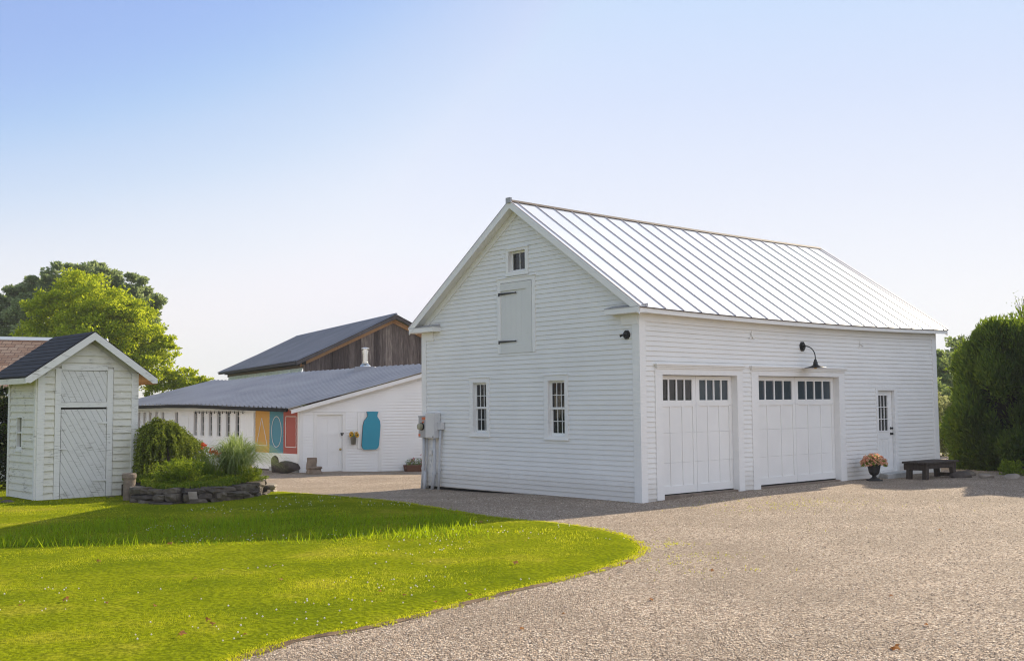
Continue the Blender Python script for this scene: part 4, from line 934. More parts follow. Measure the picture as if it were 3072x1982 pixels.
mb = MB(); mb.wb(WS, 1.8, 13.2, -.3, -.06, -.01, .018); mb.build('foundation', FIELDST, barn)
# ---- upper barn
UQ = rel((-8.64, 43.9, 0)); uE = eV.copy(); uN = Vector((-math.sin(aE), math.cos(aE), 0))
def WU(a, z, o): p = UQ + uE * a - uN * o; return (p.x, p.y, z - CZ)          # gable wall
def WUL(a, z, o): p = UQ + uE * .18 + uN * a - uE * o; return (p.x, p.y, z - CZ)  # left long wall
UW = 8.0; us = (5.74 - 3.85) / 4.03
uz = lambda a: 3.85 + us * (min(a, UW - a) + .03) - .16
mb = MB(); k = int(UW / .24)
for i in range(k + 1):
    a0 = .18 + i * .24; a1 = min(a0 + .232, UW - .18)
    if a1 <= a0: continue
    o = random.uniform(.0, .016); mb.hexa([WU(a0, 2.0, -.03), WU(a1, 2.0, -.03), WU(a1, 2.0, o), WU(a0, 2.0, o), WU(a0, uz(a0), -.03), WU(a1, uz(a1), -.03), WU(a1, uz(a1), o), WU(a0, uz(a0), o)])
up = mb.build('board_gable', OLDWOOD, barn)
bpz = bpy.data.objects
mb = MB(); mb.wb(WU, .18, UW - .18, 2.0, 3.5, -.12, -.05); mb.wb(WUL, 0, 14.6, 2.2, 3.30, -.1, -.0); mb.build('upper_wall', DKWOOD, barn)
mb = MB(); n = 90; zt0, zt1 = 3.42, 3.34
for i in range(n):
    a, b = 14.2 * i / n, 14.2 * (i + 1) / n; f = lambda s: .04 + .035 * math.sin(s * 9.1) + .03 * math.sin(s * 23.0 + 1); 
    mb.poly([WUL(a, 3.05, f(a) + .10), WUL(b, 3.05, f(b) + .10), WUL(b, 3.24, f(b) * 1.4 + .05), WUL(a, 3.24, f(a) * 1.4 + .05)]); mb.poly([WUL(a, 3.24, f(a) * 1.4 + .05), WUL(b, 3.24, f(b) * 1.4 + .05), WUL(b, 3.50, .055), WUL(a, 3.50, .055)])
mb.build('plastic_film', FILM, barn, smooth=True)
mb = MB(); mb.wb(WUL, -.02, 14.6, 3.47, 3.64, .0, .05); mb.build('wall_plate', BRWOOD, barn)
mb = MB(); mb.wb(WUL, -.3, 15.0, 3.62, 3.90, .0, .12); mb.build('eave_board', DARKGAP, barn)
mb = MB(); mb.wb(WUL, -.3, 15.2, 3.63, 3.745, .36, .40); mb.build('eave_fascia', DKWOOD, barn)
# rakes
def urake(mb, d0, d1, o0, o1, a_in=-.25):
    for s in (0, 1):
        A = [(a_in, 3.85 + us * (a_in + .03)), (4.0, 3.85 + us * 4.03)]
        P = [(A[0][0], A[0][1] - d0), (A[1][0], A[1][1] - d0), (A[1][0], A[1][1] - d1), (A[0][0], A[0][1] - d1)]
        if s: P = [(UW - a, z) for a, z in P]
        mb.wprism(WU, P, o0, o1)
mb = MB(); urake(mb, .01, .17, .40, .43); mb.build('rake_board', DKWOOD, barn)
mb = MB(); urake(mb, .14, .33, .03, .12, -.0); mb.build('rafter', ORWOOD, barn)
mb = MB(); urake(mb, .03, .05, .0, .40); mb.build('rake_soffit', OLDWOOD, barn)
def UP(a, n_, z): p = UQ + uE * a + uN * n_; return Vector((p.x, p.y, z - CZ))
mb = MB(); corrugated(mb, [UP(-.25, -.45, 3.76), UP(-.25, 15.3, 3.72)], [UP(4.0, -.45, 5.76), UP(4.0, 15.3, 5.74)], .29, .045)
corrugated(mb, [UP(UW + .25, -.45, 3.76), UP(UW + .25, 15.3, 3.72)], [UP(4.0, -.45, 5.76), UP(4.0, 15.3, 5.74)], .46, .022)
mb.build('upper_roof', TINROOF2, barn, recalc=False)
mb = MB(); mb.tube([UP(4.0, -.46, 5.765), UP(4.0, 15.3, 5.745)], .05, 6); mb.build('ridge_cap', TINROOF2, barn)
# stove pipe on the lower roof
pz = 3.22 - CZ; pv = rel((-5.33, 39.16, 0))
mb = MB(); c = pv
mb.hexa([(c.x - .38, c.y - .30, pz - .10), (c.x + .38, c.y - .20, pz - .02), (c.x + .38, c.y + .30, pz + .06), (c.x - .38, c.y + .30, pz - .04), (c.x - .34, c.y - .26, pz + .13), (c.x + .36, c.y - .18, pz + .13), (c.x + .36, c.y + .26, pz + .14), (c.x - .34, c.y + .26, pz + .14)])
ch = mb.build('chimney_curb', TINROOF, barn)
mb = MB(); mb.lathe((c.x, c.y, pz), [(.21, .12), (.20, .16), (.10, .25), (.115, .26), (.115, .30), (.09, .31), (.09, .60), (.105, .60), (.105, .68), (.12, .68), (.12, .71), (.08, .71), (.08, .76), (.15, .77), (.15, .80), (.04, .83), (0, .83)], 24); mb.build('stove_pipe', STEEL, ch, smooth=False)
# ---- things on and near the end wall
BR = Matrix.Translation((CX, CY, 0)) @ Matrix.Rotation(aE, 4, 'Z')
def bthing(name, a, z, o, lab, cat, group=None): p = BR @ Vector((a, -o, z)); return empty(name, p, aE, label=lab, cat=cat, group=group)
t = bthing('jar_sign', 2.355, .52, .02, 'large blue jar-shaped wooden cutout hung on a white board panel on the barn end wall', 'cutout sign')
mb = MB()
for i in range(7): mb.wb(WF, -.455 + i * .115, -.345 + i * .115, .03, 1.22, .0, .028)
mb.build('back_panel', BARNW, t)
half = [(0, 0), (.20, .0), (.27, .05), (.295, .14), (.30, .5), (.30, .78), (.27, .93), (.20, 1.03), (.165, 1.08), (.165, 1.11), (.185, 1.13), (.165, 1.16), (.195, 1.19), (.195, 1.23), (0, 1.23)]
lean = lambda x, z: (x + .07 * (z - .6), z)
out = [lean(x, z) for x, z in half[1:-1]] + [lean(-x, z) for x, z in half[1:-1]][::-1]
mb = MB(); mb.wprism(WF, out, .03, .085, 0); o = mb.build('jar_cutout', [JAREDGE, JAR], t)
for p in o.data.polygons:
    if abs(p.normal.y) > .9: p.material_index = 1
t = bthing('flower_bucket', 1.735, .70, .03, 'small zinc bucket of sunflowers hung on the barn wall beside the door', 'flower bucket')
mb = MB(); mb.lathe((0, -.09, 0), [(0, 0), (.075, 0), (.095, .24), (.10, .24), (.10, .25), (.08, .25), (.07, .2)], 18); mb.build('bucket', ZINC, t, smooth=True)
mb = MB(); mb.tube([(-.09, -.09, .24), (-.07, -.07, .36), (0, -.04, .43), (.07, -.07, .36), (.09, -.09, .24)], .006, 6); mb.build('handle', ZINC, t)
for k in range(8):
    fxp = (random.uniform(-.13, .12), -.13 + random.uniform(-.03, .03), .27 + random.uniform(-.03, .13)); mb = MB()
    for q in range(9):
        a = q * 2 * PI / 9; mb.poly([(fxp[0] + .012 * math.cos(a + .3), fxp[1], fxp[2] + .012 * math.sin(a + .3)), (fxp[0] + .055 * math.cos(a + .25), fxp[1] - .01, fxp[2] + .055 * math.sin(a + .25)), (fxp[0] + .07 * math.cos(a), fxp[1], fxp[2] + .07 * math.sin(a)), (fxp[0] + .055 * math.cos(a - .25), fxp[1] - .01, fxp[2] + .055 * math.sin(a - .25)), (fxp[0] + .012 * math.cos(a - .3), fxp[1], fxp[2] + .012 * math.sin(a - .3))], 0)
    mb.tube([(fxp[0], fxp[1] + .0, fxp[2]), (fxp[0], fxp[1] - .02, fxp[2])], .022, 8, 1); mb.build('sunflower', [PETAL_Y, JAREDGE], t, recalc=False)
n = 60; Cn = rng.normal(size=(n, 3)) * np.array([.05, .03, .05]) + np.array([0, -.1, .27]); np_obj('leaves', cards(Cn, rng.normal(size=(n, 3)), .06, .03), 4, L_BUSH, t)

def rock(name, loc, size, mat, seed, lab, cat='rock', group=None, rz=0, rough=.22, parent=None, sub=2):
    bm = bmesh.new(); bmesh.ops.create_icosphere(bm, subdivisions=sub + 1, radius=1); r = random.Random(seed)
    dirs = [Vector((r.gauss(0, 1), r.gauss(0, 1), r.gauss(0, 1))).normalized() for _ in range(9)]; cut = [r.uniform(.55, .9) for _ in dirs]
    from mathutils import noise as mn
    for v in bm.verts:
        p = v.co.copy()
        for d, c in zip(dirs, cut):
            k = p.dot(d)
            if k > c: p -= d * (k - c) * .85
        p *= 1 + rough * .4 * mn.noise(p * 2 + Vector((seed, 0, 0))); v.co = Vector((p.x * size[0], p.y * size[1], p.z * size[2]))
    me = bpy.data.meshes.new(name); bm.to_mesh(me); bm.free(); me.materials.append(mat)
    for p in me.polygons: p.use_smooth = False
    o = link(bpy.data.objects.new(name, me)); o.location = loc; o.rotation_euler = (r.uniform(-.1, .1), r.uniform(-.1, .1), rz)
    if parent: o.parent = parent
    else: tag(o, lab, cat, group)
    return o
rock('rock', (-7.62, 34.75, .06), (.16, .13, .33), BOULDER, 3, 'upright brown boulder leaning on the barn wall under the teal mural')
rock('rock', (-7.12, 34.25, .02), (.42, .22, .21), BOULDER, 4, 'long dark oval boulder lying under the red mural panel', rz=.3)
st = empty('log_seat', (-6.2, 33.75, gz(-6.2, 33.7) - .02), 0, label='carved tree stump shaped like a little chair beside the white barn door', cat='log seat')
def blob(name, prof, mat, parent, loc=(0, 0, 0), squash=(1, 1), seg=16, seed=1):
    r = random.Random(seed); mb = MB(); b = 0
    for rr, z, dx, dy in prof:
        for k in range(seg):
            a = 2 * PI * k / seg; q = rr * (1 + .07 * math.sin(3 * a + seed) + r.uniform(-.02, .02)); mb.v.append((loc[0] + dx + q * squash[0] * math.cos(a), loc[1] + dy + q * squash[1] * math.sin(a), loc[2] + z))
    for i in range(len(prof) - 1):
        for k in range(seg): mb.f.append((i * seg + k, i * seg + (k + 1) % seg, (i + 1) * seg + (k + 1) % seg, (i + 1) * seg + k)); mb.mi.append(0)
    mb.f.append(tuple((len(prof) - 1) * seg + k for k in range(seg))); mb.mi.append(0)
    return mb.build(name, mat, parent)
blob('seat_block', [(.24, -.05, 0, 0), (.25, .05, .0, 0), (.22, .16, .0, 0), (.24, .21, .03, -.02), (.21, .25, .03, -.02)], LOGM, st, squash=(1, .8))
blob('back_block', [(.17, .15, -.07, .06), (.16, .3, -.08, .07), (.155, .42, -.06, .08), (.15, .52, -.06, .08)], LOGM, st, squash=(1, .7), seed=3)
pl = bthing('planter_box', 3.86, -.24, .22, 'low rusty brown planter box with red flowers at the foot of the barn wall', 'planter')
mb = MB(); mb.hexa([(-.36, -.14, 0), (.42, -.14, 0), (.42, .12, 0), (-.36, .12, 0), (-.40, -.17, .22), (.46, -.17, .22), (.46, .15, .22), (-.40, .15, .22)]); mb.build('trough', PLANTERM, pl, bevel=.01)
n = 260; Cn = np.stack([rng.uniform(-.33, .4, n), rng.uniform(-.12, .1, n), .2 + .22 * rng.random(n) ** 1.5], 1); np_obj('foliage', cards(Cn, rng.normal(size=(n, 3)), .07, .04), 4, L_OAK, pl)
n = 70; c0 = np.array([[-.12, 0, .38], [.18, -.05, .32], [.22, -.02, .50], [.3, 0, .35]])[rng.integers(0, 4, n)]; np_obj('blossoms', cards(c0 + rng.normal(size=(n, 3)) * .035, rng.normal(size=(n, 3)), .045, .035), 4, PETAL_M, pl)
# string lights under the barn eave
sg = empty('string_lights', (CX, CY, CZ), 0, label='string of dark bulbs hanging in swags under the long barn eave', cat='string lights')
pts = []; bulbs = [3.35 + i * .28 for i in range(13)]
for i in range(len(bulbs) * 4 + 1):
    s = 3.2 + i * .07; ph = (s - 3.35) / .28; pts.append(Vector(WS(s, 1.80 - .035 * math.sin(PI * (ph % 1)), .12)))
mb = MB(); mb.tube(pts, .006, 5); mb.build('cable', BLACK, sg)
for i, s in enumerate(bulbs):
    mb = MB(); p = Vector(WS(s, 1.80, .12)); mb.lathe(p, [(.0, 0), (.010, 0), (.013, -.04), (.022, -.06), (.020, -.085), (.0, -.095)], 8); mb.build('bulb', BLACK, sg, smooth=True)

# ================================================================== STONE BED
def slab(loc, size, mat, seed, rz, parent):
    r = random.Random(seed); bm = bmesh.new(); bmesh.ops.create_cube(bm, size=2); bmesh.ops.subdivide_edges(bm, edges=bm.edges[:], cuts=2, use_grid_fill=True)
    from mathutils import noise as mn
    tp = (r.uniform(-.18, .18), r.uniform(-.18, .18))
    for v in bm.verts:
        c = v.co.copy(); e = sum(1 for q in c if abs(abs(q) - 1) < 1e-3); k = 1 - (.13 if e == 3 else .05 if e == 2 else 0)
        c = Vector((c.x * k * (1 + tp[0] * c.y), c.y * k, c.z * k * (1 + tp[1] * c.x))); n_ = mn.noise_vector(c * 1.3 + Vector((seed * 1.7, seed, 0))) * .20 + mn.noise_vector(c * 3 + Vector((seed, 3, 0))) * .08
        c += n_; v.co = Vector((c.x * size[0], c.y * size[1], c.z * size[2]))
    me = bpy.data.meshes.new('stone'); bm.to_mesh(me); bm.free(); me.materials.append(mat); o = link(bpy.data.objects.new('stone', me)); o.location = loc; o.rotation_euler = (r.uniform(-.06, .06), r.uniform(-.06, .06), rz); o.parent = parent
bed = empty('stone_planter_bed', (-7.0, 23.4, 0), 0, label='raised garden bed edged by a dry stack of dark flat stones', cat='garden bed')
arc = [(-7.82, 22.75), (-7.62, 22.15), (-7.2, 21.72), (-6.6, 21.6), (-6.1, 21.85), (-5.75, 22.4), (-5.6, 23.1), (-5.58, 23.9), (-5.75, 24.7)]
def arcp(t): return along([Vector((x, y, 0)) for x, y in arc], t)
k = 0
for layer in range(3):
    t = random.random() * .04; zz = (.05, .165, .275)[layer]
    while t < 1:
        L = random.choice((.045, .06, .085, .11, .14)); p = arcp(min(1, t + L / 2)); q = arcp(min(1, t + L / 2 + .01)); a = math.atan2(q.y - p.y, q.x - p.x); ln = L * 5.3
        nn = Vector((math.sin(a), -math.cos(a), 0)); pp = p - nn * (.035 * layer + random.uniform(-.05, .05)); th = random.uniform(.048, .082)
        slab((pp.x + 7.0, pp.y - 23.4, zz + random.uniform(-.012, .012) + gz(pp.x, pp.y)), (ln * .50, random.uniform(.16, .24), th), PALEST if (t < .06 and layer == 2) or t > .9 or random.random() < .08 else random.choice((FIELDST, FIELDST, BOULDER)), 50 + k, a + random.uniform(-.08, .08), bed)
        k += 1; t += L + random.uniform(.002, .012)
mb = MB(); ctr = (-7.1, 23.6); ringp = [(x * .96 + ctr[0] * .04, y * .96 + ctr[1] * .04) for x, y in arc] + [(-6.4, 25.6), (-7.6, 25.9), (-8.6, 25.2), (-8.5, 23.6)]
for i in range(len(ringp)):
    a, b = ringp[i], ringp[(i + 1) % len(ringp)]; mb.poly([(a[0] + 7, a[1] - 23.4, .30), (b[0] + 7, b[1] - 23.4, .30), (ctr[0] + 7, ctr[1] - 23.4, .52)]); mb.poly([(a[0] + 7, a[1] - 23.4, -.1), (b[0] + 7, b[1] - 23.4, -.1), (b[0] + 7, b[1] - 23.4, .30), (a[0] + 7, a[1] - 23.4, .30)])
mb.build('soil', SOIL, bed)
RP = np.array(ringp)
def bedcover():
    n = 26000; x = rng.uniform(-8.7, -5.4, n); y = rng.uniform(21.4, 26, n); ok = inside(x, y, RP); x, y = x[ok], y[ok]
    r = np.hypot(x + 7.1, y - 23.6); z = .31 + .16 * np.clip(1 - r / 2.2, 0, 1) + .10 * rng.random(len(x)) * (.3 + noise2(x, y, 2.2, 31))
    D = rng.normal(size=(len(x), 3)); D[:, 2] = np.abs(D[:, 2]) + .6
    tag(np_obj('ground_cover', cards(np.stack([x, y, z], 1), D, .075, .028), 4, L_GROUND), 'low bright green cushion plants spilling over the stone bed', 'ground cover', kind='stuff')
bedcover()
pt = empty('concrete_post', (-7.98, 22.6, 0), 0, label='short round concrete post with a wider cap between shed and stone bed', cat='post')
blob('shaft', [(.125, -.1, 0, 0), (.125, .2, 0, 0), (.12, .5, 0, 0)], CONC, pt, seg=20); mb = MB(); mb.lathe((0, 0, 0), [(.0, .5), (.145, .5), (.15, .52), (.148, .575), (.13, .60), (0, .61)], 20); mb.build('cap', CONC, pt)

# weeping spruce: hanging boughs
def weeping(name, loc, R, H, n, lab):
    t = empty(name, loc, 0, label=lab, cat='conifer'); V = []; rr = random.Random(9)
    mbt = MB(); mbt.tube([(0, 0, -.1), (.03, 0, H * .45), (-.05, .02, H * .8), (.0, 0, H * .93)], [.06, .05, .035, .02], 8); mbt.build('trunk', BARK, t)
    Cs = []; Ds = []
    for i in range(n):
        a = rr.uniform(0, 2 * PI); ca, sa = math.cos(a), math.sin(a); reach = R * rr.uniform(.15, 1) ** .6 * (1 + .22 * ca + .10 * math.sin(3 * a)); top = H * (1 - .30 * (reach / R) ** 1.6) * rr.uniform(.86, 1.04); low = rr.uniform(.02, .40) * H if reach > R * .5 else rr.uniform(.30, .62) * H
        if sa < -.1 and -.40 < ca < .70:
            if reach > R * .45 and rr.random() < .62: continue
            low = max(low, rr.uniform(.30, .66) * H)
        P = []; wx, wy = rr.uniform(-.06, .06), rr.uniform(-.06, .06)
        for s in np.linspace(0, 1, 22):
            if s < .35: u = s / .35; r = reach * (.10 + .78 * u); z = top * (.95 + .07 * math.sin(u * PI * .8))
            else: u = (s - .35) / .65; r = reach * (.88 + .16 * math.sin(u * PI / 2)); z = top * .99 - (top * .99 - low) * u ** 1.15
            P.append(Vector((r * ca - .12 + wx * s + .02 * math.sin(s * 9 + i), r * sa + wy * s + .02 * math.cos(s * 7 + i), z)))
        for q0, q1 in zip(P[:-1], P[1:]):
            d = q1 - q0; L = d.length; m_ = max(2, int(L / .009)); dn = d.normalized()
            for j in range(m_):
                c = q0.lerp(q1, rr.random()); Cs.append(c); v = Vector((rr.gauss(0, 1), rr.gauss(0, 1), rr.gauss(0, 1))).normalized(); Ds.append(v * .95 + dn * .7)
    Cs = np.array([c[:] for c in Cs]); Ds = np.array([d[:] for d in Ds]); Cs = Cs + unit(Ds) * .026
    np_obj('foliage', cards(Cs, Ds, .062, .024), 4, L_SPRUCE, t)
weeping('weeping_spruce', (-7.62, 24.0, .30), .80, 1.42, 330, 'dark weeping spruce mounded like a dome beside the shed')
def conifer_clump(name, loc, rad_, h, n, mat, lab, spikes=26, ln=.05, cat='shrub'):
    t = empty(name, loc, 0, label=lab, cat=cat); Cs = []; Ds = []
    for i in range(spikes):
        a = random.uniform(0, 2 * PI); el = random.uniform(.12, 1.25); L = (rad_ * math.cos(el) + h * math.sin(el)) * random.uniform(.75, 1.05); d = Vector((math.cos(a) * math.cos(el), math.sin(a) * math.cos(el), math.sin(el)))
        for j in range(n // spikes):
            s = random.random() ** .6; sp = (1.05 - s) * .16 * L + .02; c = d * (L * s) + Vector((random.gauss(0, sp), random.gauss(0, sp), random.gauss(0, sp * .6))); Cs.append(c); Ds.append(d + Vector((random.gauss(0, .5), random.gauss(0, .5), random.gauss(0, .5))))
    Cs = np.array([c[:] for c in Cs]); Cs[:, 2] = np.maximum(Cs[:, 2], 0); np_obj('foliage', cards(Cs, np.array([d[:] for d in Ds]), ln, ln * .35), 4, mat, t)
    mb = MB(); 
    for i in range(5): a = i * 1.26; mb.tube([(0, 0, -.05), (rad_ * .3 * math.cos(a), rad_ * .3 * math.sin(a), h * .4)], [.02, .008], 6)
    mb.build('stem', BARK, t); return t
conifer_clump('dwarf_spruce', (-6.85, 22.7, .36), .55, .42, 6500, L_DWARF, 'low spreading dwarf spruce in front of the weeping spruce', 34)
conifer_clump('juniper', (-5.75, 23.6, .30), .42, .26, 3000, L_DWARF, 'flat juniper spilling over the right end of the stone bed', 22)
conifer_clump('yellow_shrub', (-6.05, 24.2, .34), .30, .36, 2200, L_YEL, 'small yellow-flowered shrub at the right end of the stone bed', 26, .05)
conifer_clump('lime_shrub', (-8.55, 25.6, .2), .50, 1.35, 5200, L_BUSH, 'lime green shrub squeezed between shed and weeping spruce', 40, .07)
def ornamental(loc, n, R, H):
    t = empty('ornamental_grass', loc, 0, label='tall arching ornamental grass fountain in the stone bed', cat='ornamental grass'); V = []
    for i in range(n):
        a = random.uniform(0, 2 * PI); h = H * random.uniform(.55, 1.05); out = R * random.uniform(.12, 1.1); w_ = random.uniform(.008, .016); side = Vector((-math.sin(a), math.cos(a), 0)); b0 = Vector((random.gauss(0, .08), random.gauss(0, .08), 0)); P = []
        for s in np.linspace(0, 1, 7):
            r = out * (s ** 1.35); z = h * (math.sin(min(1.0, s * 1.05) * PI * .5) - (out / R) ** 1.2 * .62 * max(0, s - .40) ** 1.3 * 1.9); P.append(b0 + Vector((math.cos(a) * r, math.sin(a) * r, z)))
        for k in range(6):
            wa = w_ * (1 - k / 6.3); wb = w_ * (1 - (k + 1) / 6.3); V += [(P[k] - side * wa)[:], (P[k] + side * wa)[:], (P[k + 1] + side * wb)[:], (P[k + 1] - side * wb)[:]]
    # weld the strips so each blade has one colour
    me = bpy.data.meshes.new('blades'); VV = np.array(V, np.float32); me.vertices.add(len(VV)); me.vertices.foreach_set('co', VV.ravel()); nq = len(VV) // 4
    me.loops.add(nq * 4); me.loops.foreach_set('vertex_index', np.arange(nq * 4, dtype=np.int32)); me.polygons.add(nq); me.polygons.foreach_set('loop_start', np.arange(0, nq * 4, 4, dtype=np.int32)); me.polygons.foreach_set('loop_total', np.full(nq, 4, dtype=np.int32)); me.materials.append(L_ORN); me.update(calc_edges=True)
    bm = bmesh.new(); bm.from_mesh(me); bmesh.ops.remove_doubles(bm, verts=bm.verts, dist=.0004); bm.to_mesh(me); bm.free(); o = link(bpy.data.objects.new('blades', me)); o.parent = t
ornamental((-6.10, 23.9, .30), 1500, 1.15, 1.15)
dl = empty('daylilies', (-6.55, 23.5, .32), 0, label='clump of orange-red daylilies between spruce and ornamental grass', cat='flowers')
V = blades(rng.normal(0, .14, 400), rng.normal(0, .1, 400), np.zeros(400), .35 + .35 * rng.random(400), np.full(400, .014), .8); np_obj('leaves', V, 3, L_BUSH, dl)
n = 130; c0 = np.array([[-.14, 0, .80], [.10, .02, .66], [.17, -.05, .62], [.04, -.05, .70]])[rng.integers(0, 4, n)]; np_obj('blossoms', cards(c0 + rng.normal(size=(n, 3)) * .032, rng.normal(size=(n, 3)), .07, .03), 4, PETAL_R, dl)
tg = MB(); tg.hexa([(-6.36, 21.36, .16), (-6.20, 21.39, .16), (-6.20, 21.40, .16), (-6.36, 21.37, .16), (-6.40, 21.40, .30), (-6.24, 21.43, .30), (-6.24, 21.44, .30), (-6.40, 21.41, .30)]); tag(tg.build('slate_piece', PALEST), 'thin pale grey slate leaning in a gap of the stone stack', 'slate')
# stones near the shed and by the hedge
for i, (x, y, s, lab, mt) in enumerate([(-10.9, 22.9, .22, 'dark flat stone at the left foot of the shed', FIELDST), (-10.35, 22.35, .17, 'small dark stone in front of the shed corner', FIELDST), (-11.3, 22.6, .24, 'dark edging stone at the left edge of the lawn', FIELDST), (-8.65, 23.35, .13, 'small stone under the right end of the shed', FIELDST),
        (11.1, 26.95, .33, 'long brown stone on the gravel right of the bench', BOULDER), (11.62, 26.75, .22, 'flat grey stone in front of the hedge, next to the brown one', PALEST), (12.15, 26.5, .24, 'low pale stone at the hedge foot, rightmost of the row', PALEST), (11.5, 27.6, .30, 'dark stone behind the right end of the bench', FIELDST)]):
    rock('rock', (x, y, gz(x, y) + .03), (s, s * .55, s * .42), mt, 200 + i, lab, group='edging stones', rz=.4 if x < 0 else .2)

# ================================================================== TREES
def trunk(mb, h, r, limbs, seed=0, base=-.3):
    rr = random.Random(seed); mb.tube([(0, 0, base), (.05, 0, h * .3), (-.05, .05, h * .65), (0, 0, h)], [r, r * .8, r * .6, r * .35], 10)
    for c in limbs:
        z0 = h * rr.uniform(.3, .7); c = Vector(c); mb.tube([(0, 0, z0), (c.x * .4, c.y * .4, z0 + (c.z - z0) * .5 + .1), (c.x * .9, c.y * .9, c.z)], [r * .38, r * .25, r * .06], 6)
def tree(name, loc, lobes, n, size, mat, lab, clumps=26, h=None, r=.2, cat='tree', group=None, seed=0, spread=.145, asp=.55, droop=0, fill=.12):
    t = empty(name, loc, 0, label=lab, cat=cat, group=group); g = np.random.default_rng(seed + 100)
    L = np.array([l[:3] for l in lobes]) - np.array(loc); R = np.array([l[3] for l in lobes]); p = R ** 2 / (R ** 2).sum(); Cs = []; Ds = []
    for c, rr, k in zip(L, R, p):
        m_ = int(n * k); nc = max(6, int(clumps * (.5 + rr / R.max()))); d = unit(g.normal(size=(nc, 3))); d[:, 2] = np.where(d[:, 2] < -.35, -d[:, 2] * .5, d[:, 2]); cc = d * rr * g.uniform(.72, 1.08, (nc, 1)); w_ = g.uniform(.5, 1.5, nc); idx = g.choice(nc, m_, p=w_ / w_.sum())
        q = unit(g.normal(size=(m_, 3))) * (g.random((m_, 1)) ** .5) * rr * spread * 1.9 * g.uniform(.7, 1.3, (nc, 1))[idx]; q[:, 2] *= .62
        P = cc[idx] + q; inn = g.random(m_) < fill; P[inn] = unit(g.normal(size=(inn.sum(), 3))) * rr * (g.random((inn.sum(), 1)) ** .4) * .8
        Cs.append(c + P); D = unit(q) * .8 + d[idx] * .4 + g.normal(size=(m_, 3)) * .6; D[:, 2] -= droop; Ds.append(D)
    Cs = np.concatenate(Cs); np_obj('crown', cards(Cs, np.concatenate(Ds), size * g.uniform(.6, 1.4, len(Cs)), size * asp, g), 4, mat, t)
    mb = MB(); trunk(mb, h or (L[:, 2].max() * .7), r, [tuple(c) for c in L[:6]], seed); mb.build('trunk', BARK, t); return t
tree('maple_tree', (-18.6, 50, -.3), [(-20.1, 50, 6.7, 1.5), (-18.7, 49.4, 6.1, 1.5), (-21.5, 50, 6.3, 1.15), (-22.0, 50, 5.3, .95), (-17.4, 49.6, 5.3, 1.4), (-19.1, 48.8, 4.6, 1.8), (-16.3, 50, 4.5, .85), (-16.9, 49.5, 3.7, 1.35), (-15.2, 50.2, 3.1, .75), (-20.6, 49.2, 4.4, 1.7), (-16.0, 50, 2.7, .9), (-21.2, 50, 3.3, 1.2), (-18.5, 50.8, 5.0, 1.8), (-14.3, 50.3, 2.9, .45)], 70000, .15, L_MAPLE, 'round sunlit yellow-green maple tree behind the shed and barn', clumps=46, seed=1)
tree('oak_tree', (-29.5, 75, -.5), [(-34.7, 75, 8.4, 1.9), (-32.9, 75, 9.8, 1.7), (-31.1, 75, 10.3, 1.7), (-29.0, 75, 10.5, 1.6), (-27.1, 75, 9.8, 1.6), (-25.8, 75, 8.8, 1.4), (-25.2, 75, 7.5, 1.0), (-28.7, 74, 8.1, 2.3), (-32.2, 74, 7.7, 2.5), (-35.2, 75, 6.4, 2.3), (-30, 75, 5.5, 3), (-36.8, 76, 5.0, 2.2)], 90000, .27, L_OAK, 'big dark green tree rising behind the yellow-green maple', clumps=30, seed=2, r=.4)
tree('tree', (-19.3, 36, -.2), [(-18.6, 36, 4.1, .8), (-19.6, 36, 4.6, 1.3), (-19.2, 36, 3.2, 1.0), (-17.75, 35.6, 4.45, .35), (-17.6, 35.7, 3.95, .30)], 9000, .14, L_MAPLE, 'bright young leafy branch tips at the left edge above the tan roof', seed=3, r=.08)
tree('hedge_shrub', (-13.2, 26.2, 0), [(-12.9, 26.0, 1.5, .95), (-12.6, 26.2, .7, .95), (-12.0, 26.5, 1.9, .6), (-12.8, 26.5, 2.0, .7), (-11.9, 26.4, 1.1, .6), (-11.9, 26.2, .4, .5), (-13.9, 25.2, 1.0, 1.1), (-11.3, 27.0, 1.2, .7)], 30000, .09, L_DARKH, 'dark dense hedge shrub at the left edge beside the shed', cat='shrub', seed=4, r=.05, fill=.4)
conifer_clump('hosta', (-11.95, 24.0, 0), .42, .35, 500, L_DARKH, 'low dark leafy plant at the left foot of the shed', 16, .13, 'plant')
